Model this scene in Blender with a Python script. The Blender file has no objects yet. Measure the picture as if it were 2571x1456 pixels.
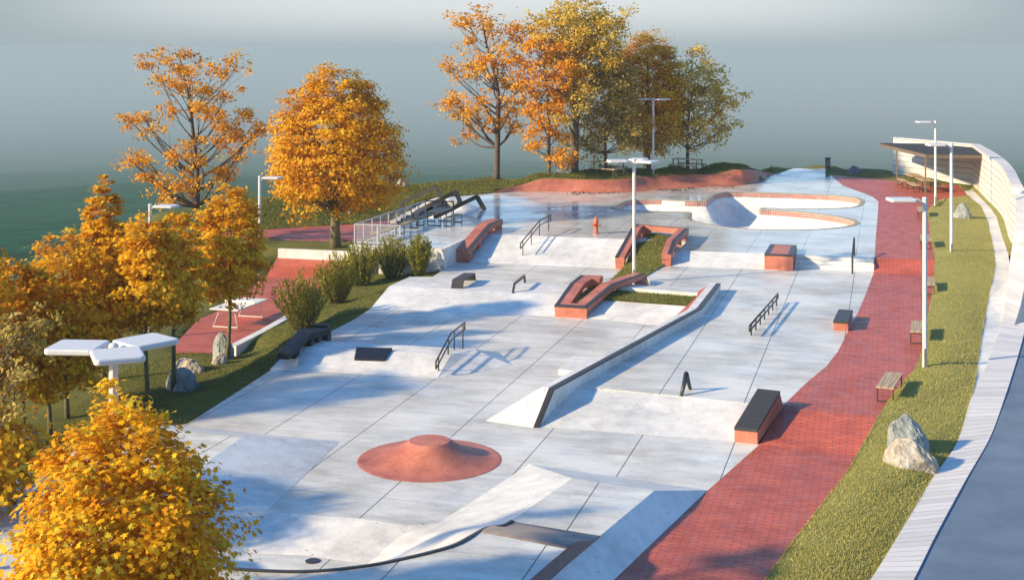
import bpy, bmesh, math, random
import numpy as np
from mathutils import Vector, Matrix, noise as mnoise

# ------------------------------------------------------------------ scene, camera, light
S = bpy.context.scene
C = S.collection
S.view_settings.view_transform = 'Standard'
S.view_settings.look = 'None'
S.view_settings.exposure = 0.86
S.view_settings.gamma = 1.0
S.render.engine = 'CYCLES'
S.cycles.use_denoising = True
S.cycles.max_bounces = 8
S.cycles.transparent_max_bounces = 8
S.cycles.volume_bounces = 1
S.cycles.sample_clamp_indirect = 6.0

FPX, CX, YH, H = 3424.0, 1285.5, 122.0, 10.0       # focal length, centre and horizon in a 2571 px wide picture
YAW = math.atan2(2232 - CX, FPX)
cam_d = bpy.data.cameras.new('camera'); cam = bpy.data.objects.new('camera', cam_d); C.objects.link(cam)
cam.location = (0, 0, H)
cam.rotation_euler = (math.pi / 2, 0, YAW)
cam_d.sensor_width = 36.0
cam_d.lens = 36.0 * FPX / 2571.0
cam_d.shift_y = -(728 - YH) / 2571.0
cam_d.clip_end = 20000
S.camera = cam

SUN_EL = math.radians(23.3)
SUN_AZ = math.atan2(-0.790, -0.613)                 # towards the sun, clockwise from +Y
w = bpy.data.worlds.new('World'); S.world = w; w.use_nodes = True
nt = w.node_tree; nt.nodes.clear()
def N(nt, t, **k):
    n = nt.nodes.new(t)
    for a, b in k.items():
        if a == 'inp':
            for i, v in b.items(): n.inputs[i].default_value = v
        else: setattr(n, a, b)
    return n
sky = N(nt, 'ShaderNodeTexSky', sky_type='NISHITA', sun_disc=False, sun_elevation=SUN_EL, sun_rotation=SUN_AZ,
        air_density=1.0, dust_density=0.6, ozone_density=2.0)
tc = N(nt, 'ShaderNodeTexCoord')
sep = N(nt, 'ShaderNodeSeparateXYZ')
mr = N(nt, 'ShaderNodeMapRange', interpolation_type='SMOOTHSTEP', inp={1: 0.10, 2: 0.38, 3: 0.95, 4: 0.0})
dotn = N(nt, 'ShaderNodeVectorMath', operation='DOT_PRODUCT'); dotn.inputs[1].default_value = (-0.27, 0.96, 0.06)
glow = N(nt, 'ShaderNodeMapRange', interpolation_type='SMOOTHSTEP', inp={1: 0.92, 2: 1.0, 3: 0.0, 4: 1.0})
cr = N(nt, 'ShaderNodeMix', data_type='RGBA')               # bright veil in the middle, greyer to the sides
cr.inputs[6].default_value = (1.8, 2.12, 2.25, 1); cr.inputs[7].default_value = (3.75, 3.82, 3.88, 1)
lowm = N(nt, 'ShaderNodeMapRange', interpolation_type='SMOOTHSTEP', inp={1: -.012, 2: .034, 3: 0.0, 4: 1.0})
lown = N(nt, 'ShaderNodeMix', data_type='RGBA'); lown.inputs[6].default_value = (1.75, 2.08, 2.2, 1)
mx = N(nt, 'ShaderNodeMix', data_type='RGBA')
bg = N(nt, 'ShaderNodeBackground', inp={1: 0.112}); out = N(nt, 'ShaderNodeOutputWorld')
L = nt.links.new
L(tc.outputs['Generated'], sep.inputs[0]); L(sep.outputs[2], mr.inputs[0])
L(tc.outputs['Generated'], dotn.inputs[0]); L(dotn.outputs['Value'], glow.inputs[0]); L(glow.outputs[0], cr.inputs[0])
L(mr.outputs[0], mx.inputs[0]); L(sky.outputs[0], mx.inputs[6]); L(sep.outputs[2], lowm.inputs[0]); L(lowm.outputs[0], lown.inputs[0]); L(cr.outputs[2], lown.inputs[7])
midm = N(nt, 'ShaderNodeMapRange', interpolation_type='SMOOTHSTEP', inp={1: .036, 2: .10, 3: 0.0, 4: 1.0}); midn = N(nt, 'ShaderNodeMix', data_type='RGBA'); midn.inputs[7].default_value = (3.3, 4.7, 5.9, 1)
L(sep.outputs[2], midm.inputs[0]); L(midm.outputs[0], midn.inputs[0]); L(lown.outputs[2], midn.inputs[6]); L(midn.outputs[2], mx.inputs[7])
tint = N(nt, 'ShaderNodeMix', data_type='RGBA', blend_type='MULTIPLY'); tint.inputs[0].default_value = 1.0; tint.inputs[7].default_value = (.58, 1.0, 1.40, 1)
L(sky.outputs[0], tint.inputs[6]); L(tint.outputs[2], mx.inputs[6])
L(mx.outputs[2], bg.inputs[0]); L(bg.outputs[0], out.inputs[0])

sun_d = bpy.data.lights.new('sun', 'SUN'); sun = bpy.data.objects.new('sun', sun_d); C.objects.link(sun)
sun_d.energy = 4.35; sun_d.angle = math.radians(1.8); sun_d.color = (1.0, 0.80, 0.50)
to_sun = Vector((-0.790 * math.cos(SUN_EL), -0.613 * math.cos(SUN_EL), math.sin(SUN_EL)))
sun.rotation_euler = to_sun.to_track_quat('Z', 'Y').to_euler()
sun.location = to_sun * 200

# ------------------------------------------------------------------ picture measurements -> ground positions
_c, _s = math.cos(YAW), math.sin(YAW)
def cw(X, Y, z):                                    # camera-aligned ground position -> world
    return Vector((X * _c - Y * _s, X * _s + Y * _c, z))
def W(p, z=0.0):                                    # a measured point of the photo standing at height z
    Y = FPX * (H - z) / (p[1] - YH)
    return cw((p[0] - CX) / FPX * Y, Y, z)
def depth(p, z=0.0): return FPX * (H - z) / (p[1] - YH)
def mk(x0, y0, s): return lambda x, y: (x0 + s * x, y0 + s * y)
D = lambda x, y: (x, y)
A1 = mk(0, 0, .5); A3 = mk(1713.6, 194.1, .5); A4 = mk(0, 728, .5); A5 = mk(856.8, 728, .5); A6 = mk(1713.6, 728, .5)
B1 = mk(873.6, 453, .17778); B2 = mk(1294.3, 453, .2); B3 = mk(1488.4, 388.3, .28946); B4 = mk(2187.3, 291.2, .2)
B5 = mk(679.5, 647.1, .2); B6 = mk(1067.8, 647.1, .31111); B7 = mk(388.3, 1100.1, .42788)
C2 = mk(1682.4, 679.4, .28888); C3 = mk(1811.8, 414.1, .25169); C4 = mk(2135.4, 582.4, .35553)
D1 = mk(1100.1, 1100.1, .27686); E3 = mk(614.7, 420.6, .17778); E6 = mk(1229.5, 355.9, .27686)
Z0, ZR, ZU, ZD, ZN, ZP, ZB, ZB2 = 0.0, .42, .88, .47, .77, -.31, -1.2, -.55

# ------------------------------------------------------------------ materials
MATS = {}
def newmat(name):
    m = bpy.data.materials.new(name); m.use_nodes = True
    t = m.node_tree; t.nodes.clear()
    o = N(t, 'ShaderNodeOutputMaterial'); b = N(t, 'ShaderNodeBsdfPrincipled')
    t.links.new(b.outputs[0], o.inputs[0]); MATS[name] = m
    return m, t, b
def ramp(t, stops):
    r = N(t, 'ShaderNodeValToRGB'); e = r.color_ramp.elements
    while len(e) < len(stops): e.new(0.5)
    for i, (p, c) in enumerate(stops): e[i].position = p; e[i].color = (*c, 1) if len(c) == 3 else c
    return r
def g3(v): return (v, v, v)
def mul(t, a, b, fac=1.0):
    m = N(t, 'ShaderNodeMix', data_type='RGBA', blend_type='MULTIPLY'); m.inputs[0].default_value = fac
    t.links.new(a, m.inputs[6]); t.links.new(b, m.inputs[7]); return m.outputs[2]
def math_(t, op, a, b=None):
    m = N(t, 'ShaderNodeMath', operation=op)
    for i, v in enumerate((a, b)):
        if v is None: continue
        if isinstance(v, (int, float)): m.inputs[i].default_value = v
        else: t.links.new(v, m.inputs[i])
    return m.outputs[0]
def noise_(t, vec, scale, detail=4, rough=.55, sc=None):
    if sc:
        mp = N(t, 'ShaderNodeMapping'); mp.inputs['Scale'].default_value = sc; t.links.new(vec, mp.inputs[0]); vec = mp.outputs[0]
    n = N(t, 'ShaderNodeTexNoise'); n.inputs['Scale'].default_value = scale; n.inputs['Detail'].default_value = detail
    n.inputs['Roughness'].default_value = rough; t.links.new(vec, n.inputs['Vector']); return n.outputs['Fac']
def bump(t, b, h, s, d=.02):
    n = N(t, 'ShaderNodeBump'); n.inputs['Strength'].default_value = s; n.inputs['Distance'].default_value = d
    t.links.new(h, n.inputs['Height']); t.links.new(n.outputs[0], b.inputs['Normal'])

def concrete(name, lo, hi, rlo, rhi, joints=False, pits=.5, streak=True, spec=.5):
    m, t, b = newmat(name); l = t.links.new
    geo = N(t, 'ShaderNodeNewGeometry'); P = geo.outputs['Position']
    n1 = noise_(t, P, .35, 6, .6)
    n2 = noise_(t, P, 1.0, 6, .7, (.65, 1.9, 1)) if streak else noise_(t, P, 2.0, 6, .7)
    n3 = noise_(t, P, 14, 3, .6)
    mixn = math_(t, 'ADD', math_(t, 'MULTIPLY', n1, .45), math_(t, 'ADD', math_(t, 'MULTIPLY', n2, .42), math_(t, 'MULTIPLY', n3, .13)))
    r = ramp(t, [(.37, lo), (.58, hi)]); l(mixn, r.inputs[0]); col = r.outputs[0]
    if pits:
        v = N(t, 'ShaderNodeTexVoronoi'); v.inputs['Scale'].default_value = 3.6; v.inputs['Randomness'].default_value = 1; l(P, v.inputs['Vector'])
        pn = noise_(t, P, 1.7, 3)
        thr = math_(t, 'MULTIPLY', math_(t, 'GREATER_THAN', pn, .48), .10)
        spot = math_(t, 'LESS_THAN', v.outputs['Distance'], thr)
        pr = ramp(t, [(0, g3(1)), (1, g3(1 - pits))]); l(spot, pr.inputs[0]); col = mul(t, col, pr.outputs[0])
    if joints:
        sx = N(t, 'ShaderNodeSeparateXYZ'); l(P, sx.inputs[0])
        def line(o, x0, sp, wd):
            f = math_(t, 'FRACT', math_(t, 'DIVIDE', math_(t, 'SUBTRACT', o, x0 - wd / 2), sp))
            return math_(t, 'LESS_THAN', f, wd / sp)
        jx = line(sx.outputs[0], -1.41, 2.367, .024); jy = math_(t, 'MULTIPLY', line(sx.outputs[1], 28.49, 2.314, .016), .5)
        j = math_(t, 'MAXIMUM', jx, jy)
        jr = ramp(t, [(0, g3(1)), (1, g3(.10))]); l(j, jr.inputs[0]); col = mul(t, col, jr.outputs[0])
    l(col, b.inputs['Base Color'])
    rr = N(t, 'ShaderNodeMapRange', inp={1: .35, 2: .65, 3: rlo, 4: rhi}); l(noise_(t, P, .5, 4, .6), rr.inputs[0]); l(rr.outputs[0], b.inputs['Roughness'])
    b.inputs['Specular IOR Level'].default_value = spec
    bump(t, b, mixn, .12, .03)
    return m
concrete('floor_concrete', (.39, .365, .31), (.74, .71, .625), .26, .55, joints=True, pits=.25, spec=.38)
concrete('polished_floor', (.36, .34, .30), (.66, .64, .58), .07, .30, joints=True, pits=.15, spec=.44)
concrete('white_concrete', (.49, .465, .42), (.78, .755, .69), .45, .65, pits=.45, streak=False)
concrete('wall_concrete', (.52,.47,.40), (.66, .61, .54), .6, .8, pits=.2, streak=False)
concrete('red_concrete', (.29, .075, .042), (.56, .19, .115), .45, .65, pits=.45, streak=False)

def plain(name, col, rough=.5, metal=0.0, var=.15, nscale=6.0, spec=.5):
    m, t, b = newmat(name)
    geo = N(t, 'ShaderNodeNewGeometry'); n = noise_(t, geo.outputs['Position'], nscale, 5, .65)
    r = ramp(t, [(.3, tuple(c * (1 - var) for c in col)), (.7, tuple(min(1, c * (1 + var)) for c in col))]); t.links.new(n, r.inputs[0])
    t.links.new(r.outputs[0], b.inputs['Base Color']); b.inputs['Metallic'].default_value = metal
    rr = N(t, 'ShaderNodeMapRange', inp={1: .3, 2: .7, 3: rough * .8, 4: min(1, rough * 1.2)}); t.links.new(n, rr.inputs[0]); t.links.new(rr.outputs[0], b.inputs['Roughness'])
    b.inputs['Specular IOR Level'].default_value = spec
    return m
plain('black_steel', (.040, .036, .032), .42)
plain('grey_steel', (.052, .047, .042), .5, spec=.3)
plain('jet_black', (.013, .014, .018), .5, spec=.3)
plain('lamp_white', (.60, .585, .57), .4, var=.04)
plain('lamp_panel', (.17, .15, .135), .5)
plain('rail_grey', (.46, .46, .48), .4, var=.05)
plain('brown_panel', (.20, .165, .145), .45, var=.3, nscale=3)
plain('hydrant_red', (.58, .155, .075), .42, var=.08)
plain('coping_stone', (.34, .30, .21), .6)
plain('black_drain', (.03, .03, .033), .5)
plain('roof_dark', (.055, .051, .047), .8, spec=.15)
plain('roof_fascia', (.17, .135, .10), .7, spec=.2)
plain('table_white', (.74, .70, .60), .4, var=.04)
plain('pale_water', (.135, .185, .245), .85, var=.16, nscale=.9, spec=.1)
plain('field_green', (.010, .070, .032), .95, var=.5, nscale=.05, spec=.0)
plain('dead_leaf', (.045, .018, .008), .8, var=.5)
plain('gold_leaf', (.55, .27, .02), .7, var=.3)

def wood():
    m, t, b = newmat('slat_wood'); geo = N(t, 'ShaderNodeTexCoord')
    n = noise_(t, geo.outputs['Object'], 3, 6, .7, (9, 1.2, 9))
    r = ramp(t, [(.3, (.30, .19, .095)), (.55, (.50, .37, .215)), (.75, (.58, .455, .29))]); t.links.new(n, r.inputs[0])
    t.links.new(r.outputs[0], b.inputs['Base Color']); b.inputs['Roughness'].default_value = .65; bump(t, b, n, .2)
wood()

def brick(name, cols, bw, rh, mortar, rough, msize=.012, rot=0.0, bstr=.4, uv=False):
    m, t, b = newmat(name); l = t.links.new
    if uv: vec = N(t, 'ShaderNodeUVMap').outputs[0]; P = vec
    else:
        geo = N(t, 'ShaderNodeNewGeometry'); P = geo.outputs['Position']
        mp = N(t, 'ShaderNodeMapping'); mp.inputs['Rotation'].default_value = (0, 0, rot); l(P, mp.inputs[0]); vec = mp.outputs[0]
    br = N(t, 'ShaderNodeTexBrick'); l(vec, br.inputs['Vector'])
    br.inputs['Scale'].default_value = 1; br.inputs['Brick Width'].default_value = bw; br.inputs['Row Height'].default_value = rh
    br.inputs['Mortar Size'].default_value = msize; br.inputs['Mortar Smooth'].default_value = .1; br.inputs['Bias'].default_value = 0
    br.inputs['Color1'].default_value = (*cols[0], 1); br.inputs['Color2'].default_value = (*cols[1], 1); br.inputs['Mortar'].default_value = (*mortar, 1)
    n = noise_(t, P, .9, 5, .65); r = ramp(t, [(.3, g3(.78)), (.7, g3(1.15))]); l(n, r.inputs[0])
    l(mul(t, br.outputs['Color'], r.outputs[0]), b.inputs['Base Color'])
    rr = N(t, 'ShaderNodeMapRange', inp={1: .3, 2: .7, 3: rough[0], 4: rough[1]}); l(noise_(t, P, 2.3, 4), rr.inputs[0]); l(rr.outputs[0], b.inputs['Roughness']); b.inputs['Specular IOR Level'].default_value = .28
    iv = math_(t, 'SUBTRACT', 1.0, br.outputs['Fac']); bump(t, b, iv, bstr, .01)
brick('brick_paving', [(.62, .135, .074), (.49, .096, .054)], .34, .105, (.22, .075, .052), (.36, .62), msize=.012)
brick('bowl_tile', [(.44, .15, .115), (.34, .11, .085)], .14, .14, (.62, .52, .47), (.25, .4), msize=.011, bstr=.1, uv=True)
MATS['bowl_tile'].node_tree.nodes['Brick Texture'].offset = 0.0

def planks():
    m, t, b = newmat('plank_coping'); l = t.links.new
    uv = N(t, 'ShaderNodeUVMap').outputs[0]; sx = N(t, 'ShaderNodeSeparateXYZ'); l(uv, sx.inputs[0])
    n = noise_(t, uv, 2.0, 5, .7, (7, .8, 1))
    r = ramp(t, [(.3, (.60, .56, .51)), (.7, (.74, .705, .65))]); l(n, r.inputs[0])
    ln = math_(t, 'LESS_THAN', math_(t, 'FRACT', math_(t, 'MULTIPLY', sx.outputs[0], 3.4)), .07)
    fl = N(t, 'ShaderNodeTexWhiteNoise', noise_dimensions='1D'); l(math_(t, 'FLOOR', math_(t, 'MULTIPLY', sx.outputs[0], 3.4)), fl.inputs['W'])
    pr = ramp(t, [(0, g3(.86)), (1, g3(1.08))]); l(fl.outputs['Value'], pr.inputs[0])
    jr = ramp(t, [(0, g3(1)), (1, (.55, .42, .40))]); l(ln, jr.inputs[0])
    l(mul(t, mul(t, r.outputs[0], pr.outputs[0]), jr.outputs[0]), b.inputs['Base Color']); b.inputs['Roughness'].default_value = .7
    m2, t, b = newmat('board_wall'); l = t.links.new
    geo = N(t, 'ShaderNodeNewGeometry'); P = geo.outputs['Position']; sx = N(t, 'ShaderNodeSeparateXYZ'); l(P, sx.inputs[0])
    n = noise_(t, P, .8, 5, .65, (.5, .5, 3)); r = ramp(t, [(.3, (.53, .505, .475)), (.7, (.64, .615, .585))]); l(n, r.inputs[0])
    ln = math_(t, 'LESS_THAN', math_(t, 'FRACT', math_(t, 'MULTIPLY', sx.outputs[2], 2.6)), .13)
    jr = ramp(t, [(0, g3(1)), (1, (.52, .48, .44))]); l(ln, jr.inputs[0])
    l(mul(t, r.outputs[0], jr.outputs[0]), b.inputs['Base Color']); b.inputs['Roughness'].default_value = .75
planks()

def grassmat(name, a, c, sc=.8):
    m, t, b = newmat(name); geo = N(t, 'ShaderNodeNewGeometry'); P = geo.outputs['Position']
    n1 = noise_(t, P, sc, 6, .7); n2 = noise_(t, P, 22, 4, .8)
    n = math_(t, 'ADD', math_(t, 'MULTIPLY', n1, .5), math_(t, 'MULTIPLY', n2, .5))
    r = ramp(t, [(.36, a), (.62, c)]); t.links.new(n, r.inputs[0]); t.links.new(r.outputs[0], b.inputs['Base Color'])
    b.inputs['Roughness'].default_value = .95; b.inputs['Specular IOR Level'].default_value = .1; bump(t, b, n2, .9, .06)
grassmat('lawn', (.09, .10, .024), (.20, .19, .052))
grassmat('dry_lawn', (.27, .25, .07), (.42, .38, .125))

def attr_mat(name, stops, trans=.40, rough=.6, spec=.08):
    m, t, b = newmat(name); l = t.links.new
    at = N(t, 'ShaderNodeAttribute', attribute_name='rnd'); r = ramp(t, stops); l(at.outputs['Fac'], r.inputs[0])
    l(r.outputs[0], b.inputs['Base Color']); b.inputs['Roughness'].default_value = rough; b.inputs['Specular IOR Level'].default_value = spec
    if trans:
        tr = N(t, 'ShaderNodeBsdfTranslucent'); l(r.outputs[0], tr.inputs[0]); ms = N(t, 'ShaderNodeMixShader'); ms.inputs[0].default_value = trans
        o = [n for n in t.nodes if n.type == 'OUTPUT_MATERIAL'][0]; l(b.outputs[0], ms.inputs[1]); l(tr.outputs[0], ms.inputs[2]); l(ms.outputs[0], o.inputs[0])
attr_mat('maple_leaf', [(0, (.42, .15, .004)), (.3, (.70, .31, .010)), (.6, (.84, .47, .018)), (.85, (.88, .58, .035)), (1, (.50, .44, .05))])
attr_mat('orange_leaf', [(0, (.62, .225, .012)), (.5, (.82, .385, .025)), (1, (.88, .54, .06))])
attr_mat('olive_leaf', [(0, (.42, .26, .025)), (.45, (.68, .45, .06)), (.8, (.76, .56, .11)), (1, (.52, .38, .07))])
attr_mat('grey_green_leaf', [(0, (.27, .19, .04)), (.6, (.50, .36, .09)), (1, (.62, .48, .15))])
attr_mat('broom_leaf', [(0, (.12, .13, .016)), (.6, (.36, .32, .04)), (1, (.58, .45, .05))], trans=.2)
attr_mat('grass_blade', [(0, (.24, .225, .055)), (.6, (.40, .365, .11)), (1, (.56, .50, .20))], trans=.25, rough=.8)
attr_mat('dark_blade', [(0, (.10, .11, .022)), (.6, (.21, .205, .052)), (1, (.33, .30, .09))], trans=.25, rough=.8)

def bark(name, a, c):
    m, t, b = newmat(name); P = N(t, 'ShaderNodeNewGeometry').outputs['Position']
    n = noise_(t, P, 5, 6, .75, (3, 3, .8)); r = ramp(t, [(.35, a), (.65, c)]); t.links.new(n, r.inputs[0])
    t.links.new(r.outputs[0], b.inputs['Base Color']); b.inputs['Roughness'].default_value = .9; bump(t, b, n, .6, .05)
bark('bark_brown', (.055, .038, .026), (.17, .125, .088)); bark('bark_green', (.085, .072, .032), (.22, .185, .09))

def rockmat(name, a, c):
    m, t, b = newmat(name); P = N(t, 'ShaderNodeNewGeometry').outputs['Position']
    n = noise_(t, P, 3, 8, .72); n2 = noise_(t, P, 16, 4, .7)
    k = math_(t, 'ADD', math_(t, 'MULTIPLY', n, .6), math_(t, 'MULTIPLY', n2, .4))
    r = ramp(t, [(.36, a), (.6, c)]); t.links.new(k, r.inputs[0]); t.links.new(r.outputs[0], b.inputs['Base Color'])
    b.inputs['Roughness'].default_value = .85; bump(t, b, k, .7, .12)
rockmat('rock_grey', (.14, .155, .145), (.40, .42, .39)); rockmat('rock_tan', (.24, .19, .135), (.56, .50, .41)); rockmat('rock_dark', (.06, .07, .09), (.20, .21, .23))

# ------------------------------------------------------------------ mesh helpers
def link(o, parent=None):
    C.objects.link(o)
    if parent is not None: o.parent = parent
    return o
class MB:
    def __init__(s): s.v = []; s.f = []; s.uv = None
    def add(s, vs, fs):
        k = len(s.v); s.v += [tuple(v) for v in vs]; s.f += [tuple(i + k for i in f) for f in fs]; return s
    def box(s, c, d, rz=0, rot=None):
        M = rot if rot is not None else Matrix.Rotation(rz, 3, 'Z'); c = Vector(c)
        vs = [c + M @ Vector((x * d[0] / 2, y * d[1] / 2, z * d[2] / 2)) for z in (-1, 1) for x, y in ((-1, -1), (1, -1), (1, 1), (-1, 1))]
        return s.add(vs, [(3, 2, 1, 0), (4, 5, 6, 7), (0, 1, 5, 4), (1, 2, 6, 5), (2, 3, 7, 6), (3, 0, 4, 7)])
    def hexa(s, b, t):                              # bottom ring, top ring of equal length
        n = len(b); return s.add(list(b) + list(t), [tuple(range(n))[::-1], tuple(range(n, 2 * n))] + [(i, (i + 1) % n, n + (i + 1) % n, n + i) for i in range(n)])
    def tube(s, path, r, n=8, cap=True, flat=False):
        path = [Vector(p) for p in path]; rr = r if isinstance(r, (list, tuple)) else [r] * len(path); vs = []
        for i, p in enumerate(path):
            d = (path[min(i + 1, len(path) - 1)] - path[max(i - 1, 0)])
            if d.length < 1e-9: d = Vector((0, 0, 1))
            d.normalize()
            if i == 0: a = d.orthogonal().normalized() if abs(d.z) < .99 else Vector((1, 0, 0))
            a = (a - d * a.dot(d)); a = a.normalized() if a.length > 1e-6 else d.orthogonal().normalized()
            b = d.cross(a); k = rr[i]
            if 0 < i < len(path) - 1:
                d1 = (path[i] - path[i - 1]).normalized(); k = rr[i] / max(.6, d1.dot(d))
            for j in range(n):
                th = 2 * math.pi * (j + .5) / n; vs.append(p + (a * math.cos(th) + b * math.sin(th)) * k)
        fs = [(i * n + j, i * n + (j + 1) % n, (i + 1) * n + (j + 1) % n, (i + 1) * n + j) for i in range(len(path) - 1) for j in range(n)]
        if cap: fs += [tuple(range(n))[::-1], tuple(range(len(vs) - n, len(vs)))]
        return s.add(vs, fs)
    def bar(s, a, b, wd, ht):                       # rectangular bar between two points, upright section
        a, b = Vector(a), Vector(b); d = (b - a).normalized(); x = Vector((0, 0, 1)).cross(d)
        x = x.normalized() if x.length > 1e-4 else Vector((1, 0, 0)); z = d.cross(x)
        r = [x * wd / 2 * i + z * ht / 2 * j for i, j in ((-1, -1), (1, -1), (1, 1), (-1, 1))]
        return s.hexa([a + k for k in r], [b + k for k in r])
    def lathe(s, prof, c=(0, 0, 0), n=24):
        c = Vector(c); vs = [c + Vector((r * math.cos(2 * math.pi * j / n), r * math.sin(2 * math.pi * j / n), z)) for r, z in prof for j in range(n)]
        fs = [(i * n + j, i * n + (j + 1) % n, (i + 1) * n + (j + 1) % n, (i + 1) * n + j) for i in range(len(prof) - 1) for j in range(n)]
        return s.add(vs, fs + [tuple(range(n))[::-1], tuple(range(len(vs) - n, len(vs)))])
    def slab(s, Lp, Rp, th, vert_ends=True):        # thick strip between a left and a right top line
        n = len(Lp); t = Vector((0, 0, th)); Lp = [Vector(p) for p in Lp]; Rp = [Vector(p) for p in Rp]
        vs = Lp + Rp + [p - t for p in Lp] + [p - t for p in Rp]; fs = []
        for i in range(n - 1):
            fs += [(i, n + i, n + i + 1, i + 1), (2 * n + i, 2 * n + i + 1, 3 * n + i + 1, 3 * n + i), (i, i + 1, 2 * n + i + 1, 2 * n + i), (n + i, 3 * n + i, 3 * n + i + 1, n + i + 1)]
        fs += [(0, 2 * n, 3 * n, n), (n - 1, 2 * n - 1, 4 * n - 1, 3 * n - 1)]
        return s.add(vs, fs)
    def build(s, name, mat, parent=None, smooth=False, bev=0, fix=True, uv=None, ref=None):
        me = bpy.data.meshes.new(name); off = Vector((0, 0, 0))
        rf = ref or parent
        if rf is not None: off = Vector(rf.location)
        vv = s.v
        if rf is not None and rf.type == 'EMPTY' and rf.get('_abs'):
            inv = Matrix.Rotation(-rf.rotation_euler.z, 3, 'Z'); vv = [inv @ (Vector(v) - off) for v in s.v]
        me.from_pydata([tuple(v) for v in vv], [], s.f)
        if fix:
            bm = bmesh.new(); bm.from_mesh(me); bmesh.ops.recalc_face_normals(bm, faces=bm.faces)
            bm.to_mesh(me); bm.free()
        if uv is not None:
            ul = me.uv_layers.new(name='UVMap')
            for lp in me.loops: ul.data[lp.index].uv = uv[lp.vertex_index]
        me.materials.append(MATS[mat])
        if smooth: me.polygons.foreach_set('use_smooth', [True] * len(me.polygons))
        o = link(bpy.data.objects.new(name, me), parent)
        if bev:
            b = o.modifiers.new('bevel', 'BEVEL'); b.width = bev; b.segments = 2; b.limit_method = 'ANGLE'; b.angle_limit = math.radians(40)
        return o
def tag(o, label=None, cat=None, group=None, kind=None):
    if label: o['label'] = label
    if cat: o['category'] = cat
    if group: o['group'] = group
    if kind: o['kind'] = kind
    return o
def thing(name, label, cat, loc, rz=0, group=None, local=False):
    o = link(bpy.data.objects.new(name, None)); o.location = loc; o.rotation_euler = (0, 0, rz); o.empty_display_size = .2
    if not local: o['_abs'] = 1                     # parts given in world coordinates
    return tag(o, label, cat, group)
def dup(root, loc, rz, label, group=None, scale=None):
    r = root.copy(); C.objects.link(r); r.location = loc; r.rotation_euler = (0, 0, rz); r['label'] = label
    if group: r['group'] = group
    if scale: r.scale = scale
    for ch in list(root.children):
        c = ch.copy(); C.objects.link(c); c.parent = r
        for g in list(ch.children):
            d = g.copy(); C.objects.link(d); d.parent = c
    return r
def structure(o, label=None): o['kind'] = 'structure'; (label and o.__setitem__('label', label)); return o

def poly_fill(loops, z, name, mat, th=.3, drop=None):
    """flat slab with holes: loops of (x, y); top at z"""
    bm = bmesh.new(); edges = []; allv = []
    for lp in loops:
        vs = [bm.verts.new((p[0], p[1], z)) for p in lp]; allv.append(vs)
        edges += [bm.edges.new((vs[i], vs[(i + 1) % len(vs)])) for i in range(len(vs))]
    bmesh.ops.triangle_fill(bm, edges=edges, use_beauty=True, use_dissolve=False)
    for f in bm.faces:
        f.normal_update()
        if f.normal.z < 0: f.normal_flip()
    if th:
        vs = allv[0]; lo = [bm.verts.new((v.co.x, v.co.y, z - th)) for v in vs]; n = len(vs)
        for i in range(n): bm.faces.new((vs[i], vs[(i + 1) % n], lo[(i + 1) % n], lo[i]))
    me = bpy.data.meshes.new(name); bm.to_mesh(me); bm.free(); me.materials.append(MATS[mat])
    return structure(link(bpy.data.objects.new(name, me)))
def resample(pts, n):
    pts = [np.array(p, float) for p in pts]; d = np.cumsum([0] + [np.linalg.norm(b - a) for a, b in zip(pts, pts[1:])])
    q = np.linspace(0, d[-1], n); arr = np.array(pts); return [Vector([np.interp(x, d, arr[:, k]) for k in range(arr.shape[1])]) for x in q]
def smooth_line(pts, n, closed=False):              # Catmull-Rom through the points
    P = [np.array(p, float) for p in pts]; out_ = []; m = len(P); segs = m if closed else m - 1
    for i in range(segs):
        g = (lambda k: P[k % m]) if closed else (lambda k: P[min(max(k, 0), m - 1)])
        p0, p1, p2, p3 = g(i - 1), g(i), g(i + 1), g(i + 2)
        for k in range(n):
            t = k / n; out_.append(.5 * ((2 * p1) + (-p0 + p2) * t + (2 * p0 - 5 * p1 + 4 * p2 - p3) * t * t + (-p0 + 3 * p1 - 3 * p2 + p3) * t ** 3))
    if not closed: out_.append(P[-1])
    return [Vector(p) for p in out_]
def sheet(rows, name, mat, smooth=True, uv=False):  # rows of equal length -> surface
    m = MB(); n = len(rows[0]); vs = [v for r in rows for v in r]
    fs = [(i * n + j, i * n + j + 1, (i + 1) * n + j + 1, (i + 1) * n + j) for i in range(len(rows) - 1) for j in range(n - 1)]
    m.add(vs, fs); U = None
    if uv:
        U = []
        for r in rows:
            d = 0
            for j in range(n):
                if j: d += (rows[0][j] - rows[0][j - 1]).length
                U.append((d, (r[j] - rows[0][j]).length))
    o = m.build(name, mat, smooth=smooth, fix=False, uv=U)
    me = o.data
    nz = sum(p.normal.z * p.area for p in me.polygons)
    if nz < 0: me.flip_normals()
    return o
def np_mesh(name, V_, nper, mat, rnd=None, parent=None):
    """many n-gons of the same size from an array (count*nper, 3)"""
    V_ = np.asarray(V_, dtype=np.float32).reshape(-1, 3); nf = len(V_) // nper
    me = bpy.data.meshes.new(name); me.vertices.add(len(V_)); me.vertices.foreach_set('co', V_.ravel())
    me.loops.add(len(V_)); me.loops.foreach_set('vertex_index', np.arange(len(V_), dtype=np.int32))
    me.polygons.add(nf); me.polygons.foreach_set('loop_start', np.arange(0, len(V_), nper, dtype=np.int32))
    if rnd is not None:
        a = me.attributes.new('rnd', 'FLOAT', 'FACE'); a.data.foreach_set('value', np.asarray(rnd, np.float32))
    me.update(calc_edges=True); me.materials.append(MATS[mat])
    return link(bpy.data.objects.new(name, me), parent)
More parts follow.
